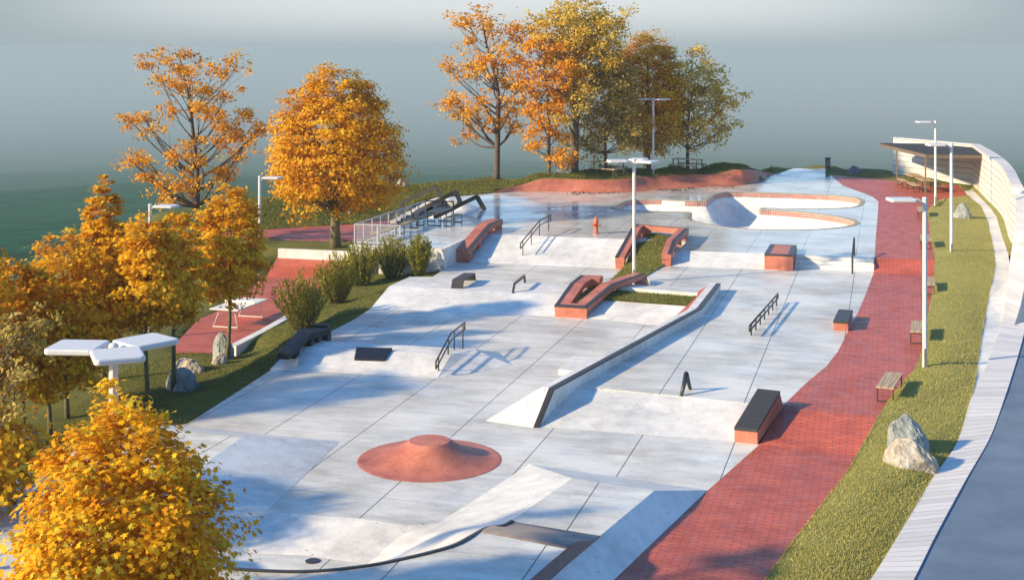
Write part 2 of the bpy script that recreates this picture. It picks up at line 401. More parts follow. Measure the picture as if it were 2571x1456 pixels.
def inside(poly, x, y):
    poly = np.asarray(poly, float)[:, :2]; r = np.zeros(np.shape(x), bool); n = len(poly); j = n - 1
    for i in range(n):
        xi, yi = poly[i]; xj, yj = poly[j]
        c = ((yi > y) != (yj > y)) & (x < (xj - xi) * (y - yi) / (yj - yi + 1e-12) + xi); r ^= c; j = i
    return r
def pdist(poly, x, y, closed=True):
    poly = np.asarray(poly, float)[:, :2]; best = np.full(np.shape(x), 1e9); n = len(poly)
    for i in range(n if closed else n - 1):
        a = poly[i]; b = poly[(i + 1) % n]; ab = b - a; l2 = ab @ ab + 1e-12
        t = np.clip(((x - a[0]) * ab[0] + (y - a[1]) * ab[1]) / l2, 0, 1)
        best = np.minimum(best, np.hypot(x - a[0] - t * ab[0], y - a[1] - t * ab[1]))
    return best
XY = lambda v: (v[0], v[1])
def PL(f, pts, z): return [W(f(*p), z) for p in pts]

# ------------------------------------------------------------------ the concrete levels
def st(o, label, cat): o['kind'] = 'structure'; o['label'] = label; o['category'] = cat; return o
pit_edge = [(-12.95, 26.97), (-10.87, 27.12), (-9.84, 26.95), (-9.16, 27.29)]
left_edge = [XY(W(D(*p), 0)) for p in [(1129.5, 667), (1085.5, 695), (1028.5, 695), (977, 735), (930, 775), (887.5, 803), (828.5, 833), (745, 893), (675, 932), (570, 1000), (470, 1064)]]
brick_left0 = [(-3.96, 30.95), XY(W(D(1813.6, 1198))), (-3.16, 34.88)]
plaza = [(-13.48, 32.31)] + pit_edge + [(-8.35, 31.75)] + brick_left0 + [(-3.3, 36), (-8.2, 36.5), (-6.0, 49), (-6.0, 54), (-7.5, 58), (-8, 62), (-19.8, 62), (-19.8, 59.8)] + left_edge + [(-18.4, 32.4)]
st(poly_fill([plaza], 0, 'plaza_floor', 'floor_concrete'), 'large pale concrete skate plaza with dark joints at the lowest level', 'plaza floor')
lane = [(-9.0, 37.9), (-3.76, 37.22), XY(W(D(1967, 1016), ZR))] + [XY(W(D(*p), ZR)) for p in [(2029, 956.7), (2075, 919), (2104, 881.6), (2121.5, 847), (2136, 818), (2151.8, 789), (2170.6, 745.8), (2193.7, 685)]] + \
       [(-0.62, 61.4), (-9.3, 61.4), (-9.24, 59.7), XY(W(D(1664, 668), ZR)), XY(W(D(1622, 693), ZR)), (-9.2, 54.6), (-6.9, 54.1), (-6.45, 48.7)]
st(poly_fill([lane], ZR, 'plaza_terrace', 'floor_concrete', th=.41), 'raised concrete lane between the long ledge and the brick path', 'plaza floor')

# the bowl outline (plan) at the upper level
rim_px = [(180, 465), (205, 446), (245, 424), (300, 401), (375, 389), (480, 389), (600, 392), (700, 397), (800, 401), (900, 404), (985, 404), (1012, 380), (1060, 347), (1110, 332), (1180, 325), (1300, 326), (1450, 331), (1600, 335),
          (1750, 340), (1900, 346), (2050, 353), (2150, 360), (2230, 369), (2285, 380), (2318, 394), (2322, 412), (2310, 432), (2285, 447), (2230, 457), (2120, 464), (1950, 468), (1750, 468), (1600, 464), (1500, 462), (1460, 464),
          (1443, 471), (1460, 478), (1550, 481), (1700, 491), (1850, 504), (2000, 522), (2100, 537), (2180, 553), (2240, 570), (2275, 588), (2268, 600), (2235, 614), (2150, 629), (2050, 639), (1950, 645), (1800, 651), (1650, 652),
          (1500, 650), (1350, 644), (1200, 632), (1080, 617), (980, 600), (900, 583), (845, 565), (822, 552), (840, 530), (860, 507), (845, 498), (760, 496), (600, 492), (480, 490), (375, 487), (270, 480), (205, 473)]
rim = [W(B3(*p), ZU) for p in rim_px]
rim2 = [XY(p) for p in rim]
def offset(poly, d):
    n = len(poly); A = sum(poly[i][0] * poly[(i + 1) % n][1] - poly[(i + 1) % n][0] * poly[i][1] for i in range(n)); sg = 1 if A > 0 else -1; o = []
    for i in range(n):
        a, b, c = (Vector(poly[(i + k) % n]) for k in (-1, 0, 1)); e = (b - a).normalized(); f = (c - b).normalized()
        nn = Vector((e.y, -e.x)) + Vector((f.y, -f.x)); nn = nn.normalized() / max(.55, nn.length / 2) * sg
        o.append((b.x + nn.x * d, b.y + nn.y * d))
    return o
rim_out = offset(rim2, .27)
upper = [(-24.03, 58.98), (-19.55, 59.05), (-19.55, 64.25), (-9.2, 64.27), (-9.2, 61.3), (-4.0, 61.5), (-.61, 61.55)] + \
        [XY(W(D(*p), ZU)) for p in [(2199, 591), (2205, 524), (2204.8, 505.5), (2191.9, 495.4), (2171.6, 486.7), (2116.6, 466.4), (2084.7, 440.4), (2074, 446), (2071.7, 423), (1993.5, 423)]] + \
        [XY(W(D(*p), ZU)) for p in [(1950, 436), (1914, 446), (1922, 452), (1894, 459), (1850, 464), (1783, 468), (1672, 474), (1617, 479), (1561, 482), (1478, 481.5), (1395, 479.5), (1298, 480.5), (1242, 483), (1238, 485), (1180, 490), (1122, 495)]] + \
        [(-26.35, 79.4), (-24.4, 77.2), (-22.1, 74.3), (-22.2, 69.45), (-24.03, 69.45)]
st(poly_fill([upper, rim_out], ZU, 'upper_plaza', 'polished_floor', th=1.6), 'polished upper concrete plaza around the skate bowl', 'plaza floor')

# banks (plain white concrete slopes)
def quads(name, mat, polys, label, cat='bank', smooth=False):
    m = MB()
    for p in polys: m.add(p, [tuple(range(len(p)))])
    o = m.build(name, mat, fix=False, smooth=smooth)
    for f in o.data.polygons:
        pass
    bm = bmesh.new(); bm.from_mesh(o.data)
    for f in bm.faces:
        f.normal_update()
        if f.normal.z < -.001: f.normal_flip()
    bm.to_mesh(o.data); bm.free()
    return st(o, label, cat)
e = .004
quads('concrete_bank', 'white_concrete', [[(-19.8, 60.87, e), (-11.6, 60.95, e), (-11.6, 64.27, ZU + e), (-19.55, 64.25, ZU + e)]], 'wide white concrete bank rising to the upper plaza left of the grass wedge')
quads('concrete_bank', 'white_concrete', [[(-9.3, 59.75, ZR + e), (-4.6, 59.78, ZR + e), (-4.6, 61.5, ZU + e), (-9.3, 61.3, ZU + e)]], 'white concrete bank between the red ledge and the black-edged red box')
quads('concrete_bank', 'white_concrete', [[(-9.0, 34.95, e), (-3.3, 34.95, e), (-3.3, 37.2, ZR + e), (-8.4, 38.0, ZR + e), (-9.0, 38.0, ZR + e)]], 'white concrete bank rising to the right lane beside the near end of the long ledge')
# hump with the flat top (left of the ledges) and the low hump with the hip
hl = [W(D(930, 775), 0), W(D(977.5, 718), ZR), W(D(1028.5, 695), ZR)]
quads('concrete_hump', 'white_concrete', [
    [hl[0], (-11.0, 49.5, e), (-11.0, 51.7, ZR), hl[1]], [(-11.0, 49.5, e), (-7.9, 48.8, e), (-6.95, 50.5, ZR), (-11.0, 51.7, ZR)],
    [hl[1], (-11.0, 51.7, ZR), (-11.9, 54.1, ZR), hl[2]],
    [hl[2], (-11.9, 54.1, ZR), (-11.6, 55.2, 0), (hl[2].x, 55.2, 0)],
    [hl[0], hl[1], hl[2], (hl[2].x - .1, 55.2, -.3), (hl[0].x - .1, 49.2, -.3)]], 'white flat-topped concrete hump in the middle of the plaza', 'hump')
h1 = .38
quads('concrete_hump', 'white_concrete', [
    [(-18.6, 38.95, e), (-13.2, 39.23, e), (-13.27, 40.78, h1), (-18.6, 40.7, h1)], [(-18.6, 40.7, h1), (-13.27, 40.78, h1), (-12.82, 41.75, h1), (-18.7, 41.6, h1)],
    [(-13.2, 39.23, e), (-11.45, 41.5, e), (-12.82, 41.75, h1), (-13.27, 40.78, h1)], [(-12.82, 41.75, h1), (-11.45, 41.5, e), (-12.4, 43.2, e), (-18.9, 43.2, e), (-18.7, 41.6, h1)], [(-18.6, 38.95, e), (-18.6, 40.7, h1), (-18.7, 41.6, h1), (-18.9, 43.2, e)]],
    'low white concrete hump with a hipped end under the kinked rail', 'hump')
# near funbox: deck, right slope, back slope, left deck, pit
quads('deck', 'floor_concrete', [[(-6.78, 29.54, ZD), (-4.88, 29.16, ZD), (-5.45, 26.17, ZD), (-7.35, 26.5, ZD)]], 'small flat concrete deck behind the near wall ride', 'deck')
bk = W(D1(1000, 1286), ZD)
bk2 = bk + (bk - Vector((-5.45, 26.17, ZD))) * 1.6
bot = W(D(1540, 1456), 0); bot2 = bot + (bot - Vector((-3.96, 30.95, 0))) * 1.2
quads('concrete_bank', 'white_concrete', [
    [(-4.88, 29.16, ZD + e), (-5.45, 26.17, ZD + e), bk, bk2, bot2, bot, (-3.96, 30.95, e)]], 'speckled concrete bank falling from the near deck to the brick path')
quads('concrete_bank', 'white_concrete', [[(-8.35, 31.75, e), (-3.96, 30.95, e), (-4.88, 29.16, ZD), (-6.78, 29.54, ZD)]], 'shaded concrete slope at the back of the near deck')
quads('deck', 'floor_concrete', [[(-15.3, 30.5, ZD), (-18.6, 30.7, ZD), (-18.6, 21, ZD), (-14.6, 23.2, ZD), (-15.1, 27.2, ZD)]], 'raised concrete deck at the left edge behind the near maple', 'deck')
quads('concrete_bank', 'white_concrete', [
    [(-13.48, 32.31, e), (-12.95, 26.97, e), (-15.1, 27.2, ZD), (-15.3, 30.5, ZD)], [(-12.95, 26.97, e), (-12.66, 25.43, ZP), (-12.9, 23.6, ZP), (-14.6, 23.2, ZD), (-15.1, 27.2, ZD)],
    [(-13.48, 32.31, e), (-15.3, 30.5, ZD), (-18.6, 30.7, ZD), (-18.6, 32.5, e)]], 'pale shaded concrete bank left of the red mound')
pit_fl = [(-12.7, 25.5), (-11.38, 25.66), (-9.7, 26.3), (-9.2, 25), (-9.6, 23.4), (-10.6, 22.6), (-12.2, 22.6), (-13.2, 23.4)]
st(poly_fill([pit_fl], ZP, 'pit_floor', 'floor_concrete', th=0), 'sunken grey floor below the black coping', 'pit floor')
cop = [(-14.3, 23.5, .77), (-13.3, 22.6, .77), (-12.18, 22.17, .77), (-11.49, 22.02, .77), (-11.03, 22.03, .77), (-10.48, 22.11, .77), (-10.03, 22.21, .77), (-9.62, 22.38, .77), (-9.23, 22.61, .77), (-8.85, 22.89, .77), (-8.5, 23.25, .77),
       (-8.15, 23.65, .77), (-7.81, 24.14, .77), (-7.65, 24.67, .765), (-7.55, 25.3, .71), (-7.48, 25.83, .58), (-7.42, 26.15, .50), (-7.35, 26.5, .475)]
cops = smooth_line(cop, 4)
low = smooth_line([(-12.9, 23.6, ZP), (-12.2, 23.2, ZP), (-11.4, 23.1, ZP), (-10.7, 23.3, ZP), (-10.15, 23.8, ZP), (-9.95, 24.6, ZP), (-10.1, 25.5, ZP), (-9.75, 26.7, -.10), (-9.16, 27.29, 0.005)], 4)
nn = 44; ct = resample(cops, nn) + resample([(-7.35, 26.5, .475), (-7.05, 28.0, .472), (-6.78, 29.54, .47)], 10)[1:]; lt = resample(low, nn) + resample([(-9.16, 27.29, .005), (-8.75, 29.5, .005), (-8.35, 31.75, .005)], 10)[1:]; rows = []
for k in range(11):
    t = k / 10
    rows.append([Vector((a.x + (b.x - a.x) * t, a.y + (b.y - a.y) * t, a.z + (b.z - a.z) * t ** (1.7 - .7 * min(1, max(0, (j / (nn - 1) - .6) / .4))))) for j, (a, b) in enumerate(zip(lt, ct))])
o = sheet(rows, 'concrete_transition', 'white_concrete'); st(o, 'curved white concrete bank sweeping from the sunken floor up to the near deck', 'skate bank')
quads('concrete_bank', 'white_concrete', [[(-12.95, 26.97, e), (-10.87, 27.12, e), (-11.38, 25.62, ZP + e), (-12.66, 25.43, ZP + e)], [(-10.87, 27.12, e), (-9.84, 27.0, e), (-9.16, 27.29, .005), (-9.75, 26.7, -.10), (-10.1, 25.5, ZP + e), (-11.38, 25.62, ZP + e)]], 'white concrete bank dropping from the plaza into the sunken floor')
near_deck = [XY(p) for p in cops[:-20]] + [(-7.65, 24.67), (-7.52, 24.94), (-5.75, 24.54), (-6.03, 22.91), (-7.4, 15), (-8, 10), (-20, 10), (-20, 21), (-18.6, 23)]
near_deck = [XY(p) for p in cops if p.z > .763] + [(-7.52, 24.94), (-5.75, 24.54), (-6.03, 22.91), (-7.4, 15), (-8, 10), (-20, 10), (-20, 23.4)]
st(poly_fill([near_deck], ZN, 'near_deck', 'floor_concrete', th=.3), 'concrete deck in front of the black coping at the bottom of the photo', 'deck')

# ------------------------------------------------------------------ brick paving
BR = 'brick_paving'
def flat(name, pts, label, cat='path', mat=BR):
    m = MB(); n = len(pts); m.add(pts, [tuple(range(n))]); m.add([(p[0], p[1], p[2] - .25) for p in pts] + list(pts), [(i, (i + 1) % n, n + (i + 1) % n, n + i) for i in range(n)])
    o = m.build(name, mat, fix=False)
    bm = bmesh.new(); bm.from_mesh(o.data); f0 = max(bm.faces, key=lambda f: len(f.verts)); f0.normal_update()
    if f0.normal.z < 0: f0.normal_flip()
    bmesh.ops.triangulate(bm, faces=[f0]); bm.to_mesh(o.data); bm.free(); return st(o, label, cat)
R0 = PL(D, [(1933.6, 1456), (2000, 1360), (2033.6, 1318), (2093.6, 1238), (2133.6, 1188), (2158.6, 1147)], 0)
L0_ = [bot2, bot, Vector((-3.96, 30.95, 0)), W(D(1813.6, 1198), 0), Vector((-3.16, 34.88, 0))]
flat('brick_path', L0_ + R0[::-1] + [R0[0] + (R0[0] - R0[2]) * 3], 'lowest stretch of red brick path at the bottom right')
ra = [W(A6(885, 838), 0), W(A6(995, 640), ZR)]
flat('brick_path', [Vector((-3.16, 34.88, 0)), R0[-1], W(D(2211, 1048), ZR), W(D(2013.6, 1027), ZR), W(D(1967, 1016), ZR) + Vector((.0, -.05, -.01))], 'steeper red brick ramp beside the dark-topped red wedge')
RR = PL(D, [(2211, 1048), (2233.6, 1013), (2263.6, 973), (2303.6, 928), (2316, 893), (2329, 866.8), (2331, 813.5), (2338, 767), (2347, 724.6), (2350, 693.5)], ZR)
LR = [W(D(1967, 1016), ZR)] + PL(D, [(2029, 956.7), (2075, 919), (2104, 881.6), (2121.5, 847), (2136, 818), (2151.8, 789), (2170.6, 745.8), (2193.7, 685)], ZR)
flat('brick_path', [W(D(2013.6, 1027), ZR)] + LR + RR[::-1], 'middle stretch of red brick path beside the concrete lane')
flat('brick_path', [LR[-1], RR[-1], W(D(2350.5, 652.5), ZU), Vector((-.61, 61.55, ZU))], 'red brick ramp next to the white steps')
LU = [Vector((-.61, 61.55, ZU))] + PL(D, [(2199, 591), (2205, 524), (2204.8, 505.5), (2191.9, 495.4), (2171.6, 486.7), (2116.6, 466.4), (2084.7, 440.4)], ZU)
RU = PL(D, [(2350.5, 652.5), (2345, 621.5), (2338, 586), (2333.6, 554), (2329.6, 534), (2343.6, 514), (2368.6, 500), (2433.6, 496.6)], ZU)
FU = PL(D, [(2407.3, 465.2), (2264.8, 455.5), (2187, 449), (2120, 442), (2074.8, 438)], ZU)
flat('brick_path', LU + FU[::-1] + RU[::-1], 'upper red brick area leading to the canopy')
# lower left brick court, its ramp, and the path behind the low wall
rampT, rampB = -.55, ZB
court = PL(D, [(436, 884), (560, 886), (583, 866), (720, 793), (800, 745), (876, 697), (668, 695), (600, 745), (540, 785), (500, 800), (440, 862)], ZB)
flat('brick_court', court, 'red brick court with the table tennis table', 'court')
rp = [W(D(668, 695), rampB), W(D(876, 697), rampB), W(D(883, 650), rampT), W(D(698, 643), rampT)]
flat('brick_path', rp, 'red brick ramp in front of the low white wall')
back_path = PL(D, [(560, 592), (655.6, 603), (757, 608), (835, 611.7), (900, 613.5)], ZB2) + [W(D(1010, 572), ZB2), W(D(1010, 553), ZB2), W(D(989, 552), ZB2)] + PL(D, [(887, 563), (757, 571), (655.6, 577), (560, 583)], ZB2)
flat('brick_path', back_path, 'red brick path behind the dense golden tree leading to the stairs')

# ------------------------------------------------------------------ lawn and berm (one terrain)
ctl = []
def cp(f, pts, z, dz=-.04):
    for p in pts: v = W(f(*p), z); ctl.append((v.x, v.y, z + dz))
cp(D, [(220, 1240), (300, 1180), (380, 1125), (470, 1064), (570, 1000), (675, 932), (745, 893), (828, 833), (887, 803), (930, 775)], 0)
cp(D, [(1085, 695), (1129, 667)], 0); cp(D, [(985, 735)], .05)
cp(D, [(1113, 670)], -.02); cp(D, [(1050, 680)], -.2); cp(D, [(980, 692)], -.35); cp(D, [(905, 712)], -.5); cp(D, [(850, 752), (765, 826)], -.45)
cp(D, [(583, 866), (650, 829), (720, 793), (800, 750), (878, 706)], ZB, .28)
cp(D, [(560, 905)], -.9); cp(D, [(432, 980)], -1.05); cp(D, [(370, 1025)], -1.15); cp(D, [(172, 1060)], -1.3); cp(D, [(60, 1120)], -1.4); cp(D, [(0, 1250)], -1.4)
cp(D, [(200, 1300)], -.7); cp(D, [(100, 1456)], -1.0); cp(D, [(445, 884), (560, 887), (380, 862)], ZB); cp(D, [(-200, 1100), (-250, 1400)], -1.6)
cp(D, [(500, 800), (540, 785), (600, 745), (668, 695)], ZB); cp(D, [(698, 643)], rampT); cp(D, [(560, 720)], -1.1); cp(D, [(420, 760), (300, 800)], -1.3)
cp(D, [(757, 612), (835, 616), (655, 607), (880, 620), (800, 622), (720, 622)], -.35, 0); cp(D, [(600, 650), (640, 640)], -.7)
cp(D, [(655, 577), (757, 571), (887, 563), (980, 553), (560, 583)], ZB2)
cp(D, [(650, 499), (686, 497)], .6, 0); cp(D, [(600, 503)], .5, 0); cp(D, [(500, 518), (440, 527)], .2, 0); cp(D, [(500, 570), (430, 600)], -.6); cp(D, [(330, 620), (250, 680)], -.9); cp(D, [(100, 800), (0, 840)], -1.3)
cp(D, [(760, 490), (860, 482)], .85, 0); cp(D, [(1024, 467), (1069, 462.8)], 1.13, 0); cp(D, [(1140, 457)], 1.2, 0); cp(D, [(1229, 447)], 1.3, 0)
cp(D, [(1000, 520)], .3); cp(D, [(1045, 500)], .75); cp(D, [(1110, 498), (1180, 490), (1238, 485)], ZU)
cp(E6, [(45, 462), (100, 440)], ZU, .05); berm = []
crest_px = [(45, 463, .02), (100, 440, .16), (300, 390, .42), (470, 342, .74), (600, 338, .76), (1000, 348, .72), (1250, 338, .72), (1400, 320, .70), (1650, 305, .66), (1900, 297, .66), (2080, 290, .70), (2200, 258, .95), (2290, 254, 1.0), (2380, 258, .85), (2480, 275, .45), (2560, 285, .10)]
for x, y, h in crest_px: cp(E6, [(x, y)], ZU + h, -.02)
for x, y, z in [(500, 295, 1.85), (900, 262, 1.95), (1300, 245, 1.95), (1650, 222, 2.0), (2080, 205, 2.05), (2200, 215, 1.85), (2571, 225, 1.25)]: cp(E6, [(x, y)], z, 0)
cp(D, [(1993, 424)], ZU, .1); cp(D, [(1960, 432)], ZU)
cp(D, [(2074, 440), (2120, 443), (2187, 450), (2264, 456), (2340, 461), (2407, 466)], ZU, .03); cp(D, [(2075, 424), (2143, 430), (2222, 424)], ZU, .35); cp(D, [(2240, 440), (2300, 450)], ZU, .1)
ctl = np.array(ctl)
lawn_out = [XY(W(D(x, y), z)) for x, y, z in [(-420, 1500, -1.6), (-300, 1000, -1.6), (-60, 850, -1.4), (0, 836, -1.35), (100, 796, -1.3), (250, 675, -.9), (330, 605, -.75), (430, 527, .2), (500, 517.5, .2), (600, 503, .5), (650, 499, .6), (690, 497, .6), (760, 490, .85), (860, 482, .85), (1024, 467, 1.13), (1069, 462.8, 1.13), (1140, 457, 1.2), (1229, 447, 1.3)]]
lawn_out += [XY(W(E6(x, y), z)) for x, y, z in [(500, 295, 1.85), (900, 262, 1.95), (1300, 245, 1.95), (1650, 222, 2.0), (2080, 205, 2.05), (2200, 215, 1.85), (2571, 225, 1.25)]]
lawn_out += [XY(W(D(x, y), z)) for x, y, z in [(1993.5, 423.5, ZU), (2071.7, 423.5, ZU), (2074, 423, 1.2), (2223, 421.5, 1.25), (2223, 437, .95), (2300, 443, .95), (2442, 466, .9)]] + [(-.6, 70), (-.6, 55), (-4, 45), (-4, 20), (-6, 12)]
slabs = [(plaza, 0), (upper, ZU), ([XY(p) for p in court], ZB), ([XY(p) for p in rp], ZB), ([(-29.4, 77.1), (-29.4, 79.35), (-26.4, 79.35), (-22.0, 74.3), (-22.0, 69.4), (-25.2, 69.4), (-25.6, 74.3), (-27.8, 77.1)], ZB2 - .2), ([XY(p) for p in back_path], ZB2), (near_deck, ZP - .5), ([XY(p) for p in LU + FU[::-1] + RU[::-1]], ZU), (lane, ZR), (pit_fl, ZP), ([(-19, 32.6), (-12, 32.6), (-3, 31), (-3.5, 18), (-19, 18)], ZP - .4)]
base_px = [(45, 465), (250, 455), (600, 452), (900, 460), (1200, 462), (1400, 450), (1600, 432), (2000, 410), (2250, 400), (2400, 375), (2480, 350), (2500, 335), (2530, 300), (2560, 287)]
base = [W(E6(*p), ZU + .006) for p in base_px]; crest = [W(E6(x, y), ZU + h) for x, y, h in crest_px]
bank_pg = [XY(p) for p in base] + [XY(p) for p in crest[::-1]]
def terr(x, y):
    x = np.asarray(x, float); y = np.asarray(y, float); num = np.zeros_like(x); den = np.zeros_like(x)
    for a, b, z in ctl: wt = 1.0 / ((x - a) ** 2 + (y - b) ** 2 + .15) ** 1.7; num += wt * z; den += wt
    z = num / den
    z = z + .05 * np.sin(x * .9 + 1.3 * np.sin(y * .35)) * np.cos(y * .7)
    ins = inside(lawn_out, x, y); d = pdist(lawn_out, x, y)
    z = np.where(ins, z, z - np.minimum(.15 * d ** 1.0 + .10 * d ** 1.5, 90))
    for pg, zs in slabs + [(bank_pg, None)]:
        if zs is None:
            i2 = inside(pg, x, y); d2 = pdist(pg, x, y); z = np.where(i2, z - np.minimum(1.6, d2 * 1.5), z); continue
        i2 = inside(pg, x, y); d2 = pdist(pg, x, y)
        z = np.where(i2, np.minimum(z, zs - .03 - np.minimum(4.0 if zs == ZU else .6, d2 * .9)), np.where(d2 < .45, np.minimum(z, np.maximum(zs, z * 0 + zs) + .02 + np.maximum(0, z - zs) * (d2 / .45) if zs > -1.4 else z), z))
    return z
def G(p):
    """point of the lawn seen at p"""
    Ys = np.linspace(30, 125, 1900); pts = np.array([tuple(cw((p[0] - CX) / FPX * Y, Y, H - (p[1] - YH) * Y / FPX)) for Y in Ys]); d = pts[:, 2] - terr(pts[:, 0], pts[:, 1])
    ok = (d < 0) & (Ys < 108); i = np.argmax(ok) if ok.any() else np.argmin(np.where(Ys < 108, d, 9)); return Vector(pts[i])
def hgt(x, y): return float(terr(np.array([x]), np.array([y]))[0])
gx = np.arange(-62, 16, .45); gy = np.arange(8, 122, .45); GX, GY = np.meshgrid(gx, gy); GZ = terr(GX, GY)
nx, ny = len(gx), len(gy); vs = np.stack([GX, GY, GZ], -1).reshape(-1, 3)
ii = (np.arange(ny - 1)[:, None] * nx + np.arange(nx - 1)[None, :]).ravel(); fq = np.stack([ii, ii + 1, ii + nx + 1, ii + nx], -1)
me = bpy.data.meshes.new('lawn'); me.vertices.add(len(vs)); me.vertices.foreach_set('co', vs.astype(np.float32).ravel()); me.loops.add(fq.size); me.loops.foreach_set('vertex_index', fq.ravel().astype(np.int32))
me.polygons.add(len(fq)); me.polygons.foreach_set('loop_start', np.arange(0, fq.size, 4, dtype=np.int32)); me.polygons.foreach_set('use_smooth', [True] * len(fq)); me.update(calc_edges=True); me.materials.append(MATS['lawn'])
st(link(bpy.data.objects.new('lawn', me)), 'green lawn sloping down to the grove and rising behind the plaza', 'lawn')
# far field in the valley
dd = np.array([0, 120, 180, 250, 350, 520, 800, 1400, 2400, 4500, 9000, 16000.]); zz0 = np.array([-26, -28, -30, -33, -38.5, -49, -70, -114, -174, -250, -275, -275.])
rr_ = np.concatenate([np.linspace(0, 250, 6), np.geomspace(290, 16000, 60)]); zr_ = np.interp(np.log(rr_ + 60), np.log(dd + 60), zz0); zr_ = np.convolve(np.pad(zr_, 2, mode='edge'), [.1, .2, .4, .2, .1], 'valid')
vs = []; na = 120
for r_, z_ in zip(rr_, zr_):
    for k in range(na):
        th = 2 * math.pi * k / na; x_, y_ = r_ * math.cos(th), r_ * math.sin(th); vs.append((x_, y_ + 40, z_ + min(6, r_ * .012) * mnoise.noise(Vector((x_, y_, 0)) * .004)))
m = MB(); m.add(vs, [(i * na + j, i * na + (j + 1) % na, (i + 1) * na + (j + 1) % na, (i + 1) * na + j) for i in range(len(rr_) - 1) for j in range(na)])
o = m.build('ground', 'field_green', smooth=True, fix=False); o.data.flip_normals(); st(o, 'dark green fields falling away into the mist', 'field')

# ------------------------------------------------------------------ right hand lawn, white strip, plank coping, water
def zr(y):                                          # ground height along the right side
    return float(np.interp(y, [0, 34.6, 37.0, 58, 62.5, 200], [0, 0, .42, .42, .86, .86]))
def WR(p, dz=0):
    z = .4
    for _ in range(8): v = W(p, z + dz); z = zr(v.y)
    return W(p, z + dz)
gl = [R0[0] + (R0[0] - R0[2]) * 3] + R0[:-1] + RR[:-1] + RU[:]
gl = [Vector((p.x - .05, p.y, p.z + .03)) for p in gl]
gr = [WR(p) for p in [(2060, 1640), (2188.6, 1456), (2258.6, 1343), (2338.6, 1208), (2406, 1108), (2433.6, 1028), (2451, 943), (2463.6, 853), (2481, 753), (2499.8, 664), (2496, 635.7), (2487.4, 593), (2478.6, 554), (2463.6, 519), (2434.6, 496.8)]]
gr = [Vector((p.x, p.y, p.z + .03)) for p in gr]
a, b = resample(gl, 90), resample(gr, 90); rows = []
for k in range(9):
    t = k / 8; rows.append([p.lerp(q, t) + Vector((0, 0, .10 * math.sin(math.pi * t) + .03 * mnoise.noise(p.lerp(q, t) * .8))) for p, q in zip(a, b)])
right_rows = rows
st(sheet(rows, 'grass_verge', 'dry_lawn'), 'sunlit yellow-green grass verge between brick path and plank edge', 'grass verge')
sl = [WR(p) for p in [(2406, 1108), (2433.6, 1028), (2451, 943), (2463.6, 853), (2481, 753), (2499.8, 664), (2496, 635.7), (2487.4, 593), (2478.6, 554), (2463.6, 519), (2434.6, 496.8), (2407, 465.5)]]
sr = [WR(p) for p in [(2412, 1106), (2440, 1020), (2465, 959), (2506, 852), (2522, 813), (2538, 700), (2532, 640), (2515, 590), (2502, 545), (2485, 521), (2455, 491), (2432, 465)]]
st(sheet([[p + Vector((0, 0, .015)) for p in sl], [p + Vector((0, 0, .015)) for p in sr]], 'concrete_path', 'white_concrete', smooth=False), 'narrow white concrete strip between verge and wall', 'path')
tl = sr[6:]; tr = [WR(p) for p in [(2560, 660), (2530, 585), (2517, 541), (2498, 520), (2467, 488), (2444, 465)]]
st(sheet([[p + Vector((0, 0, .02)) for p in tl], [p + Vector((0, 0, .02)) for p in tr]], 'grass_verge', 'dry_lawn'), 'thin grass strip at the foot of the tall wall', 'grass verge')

def YT(p, Y): return H - Y * (p[1] - YH) / FPX      # height of a point seen at p standing Y metres away
pairs = [((2242.3, 346), (2244, 344), None, 2.72), ((2441, 362.6), (2460, 362.5), None, 2.72), ((2477, 389), (2515, 395), None, 2.7), ((2515, 418), (2545, 425), None, 2.7), ((2534, 452), (2560, 455), 65.5, 0),
         ((2550, 491), (2582, 495), 62.6, 0), ((2554, 530), (2598, 535), 59.8, 0), ((2549, 580), (2606, 590), 57.4, 0), ((2542, 622), (2607, 640), 55.6, 0), ((2535, 665), (2602, 690), 53.8, 0), ((2527, 735), (2590, 760), 50.3, 0), ((2518, 815), (2572, 823), 46.8, 0),
         ((2500, 862), (2560, 870), None, .12), ((2462.5, 959), (2533, 958), None, .10), ((2437.6, 1008), (2516, 1008), None, .09), ((2406, 1108), (2483, 1098), None, .08), ((2338.6, 1208), (2424, 1200), None, .08), ((2258.6, 1343), (2350, 1335), None, .08), ((2188.6, 1456), (2288.6, 1456), None, .08), ((2060, 1640), (2190, 1640), None, .08)]
ti, to = [], []
for p, q, Yd_, h_ in pairs:
    a_ = WR(p, h_) if Yd_ is None else W(p, YT(p, Yd_)); ti.append(a_); to.append(W(q, a_.z))
wall = thing('boundary_wall', 'pale board-marked wall curving behind the canopy and sinking into a plank edge towards the front', 'wall', (to[3].x, to[3].y, 0))
ti_s, to_s = [], []
ti_s = [ti[0], ti[1]] + smooth_line(ti[1:], 5)[1:]; to_s = [to[0], to[1]] + smooth_line(to[1:], 5)[1:]
ti_s = [Vector(p) for p in ti_s]; to_s = [Vector(p) for p in to_s]
m = MB(); n = len(ti_s)
m.add([(p.x, p.y, p.z - .06) for p in ti_s] + [(p.x, p.y, -1.2) for p in ti_s] + [(p.x, p.y, p.z - .06) for p in to_s] + [(p.x, p.y, -8) for p in to_s],
      [(i, i + 1, n + i + 1, n + i) for i in range(n - 1)] + [(2 * n + i, 3 * n + i, 3 * n + i + 1, 2 * n + i + 1) for i in range(n - 1)] + [(0, n, 3 * n, 2 * n)])
m.build('wall_face', 'board_wall', wall, fix=False)
U = []; d = 0
for i, p in enumerate(ti_s):
    if i: d += (((ti_s[i] + to_s[i]) / 2) - ((ti_s[i - 1] + to_s[i - 1]) / 2)).length
    U.append((d, 0))
m = MB(); up = Vector((0, 0, .03)); ov = [((q - p).normalized() * .03) for p, q in zip(ti_s, to_s)]
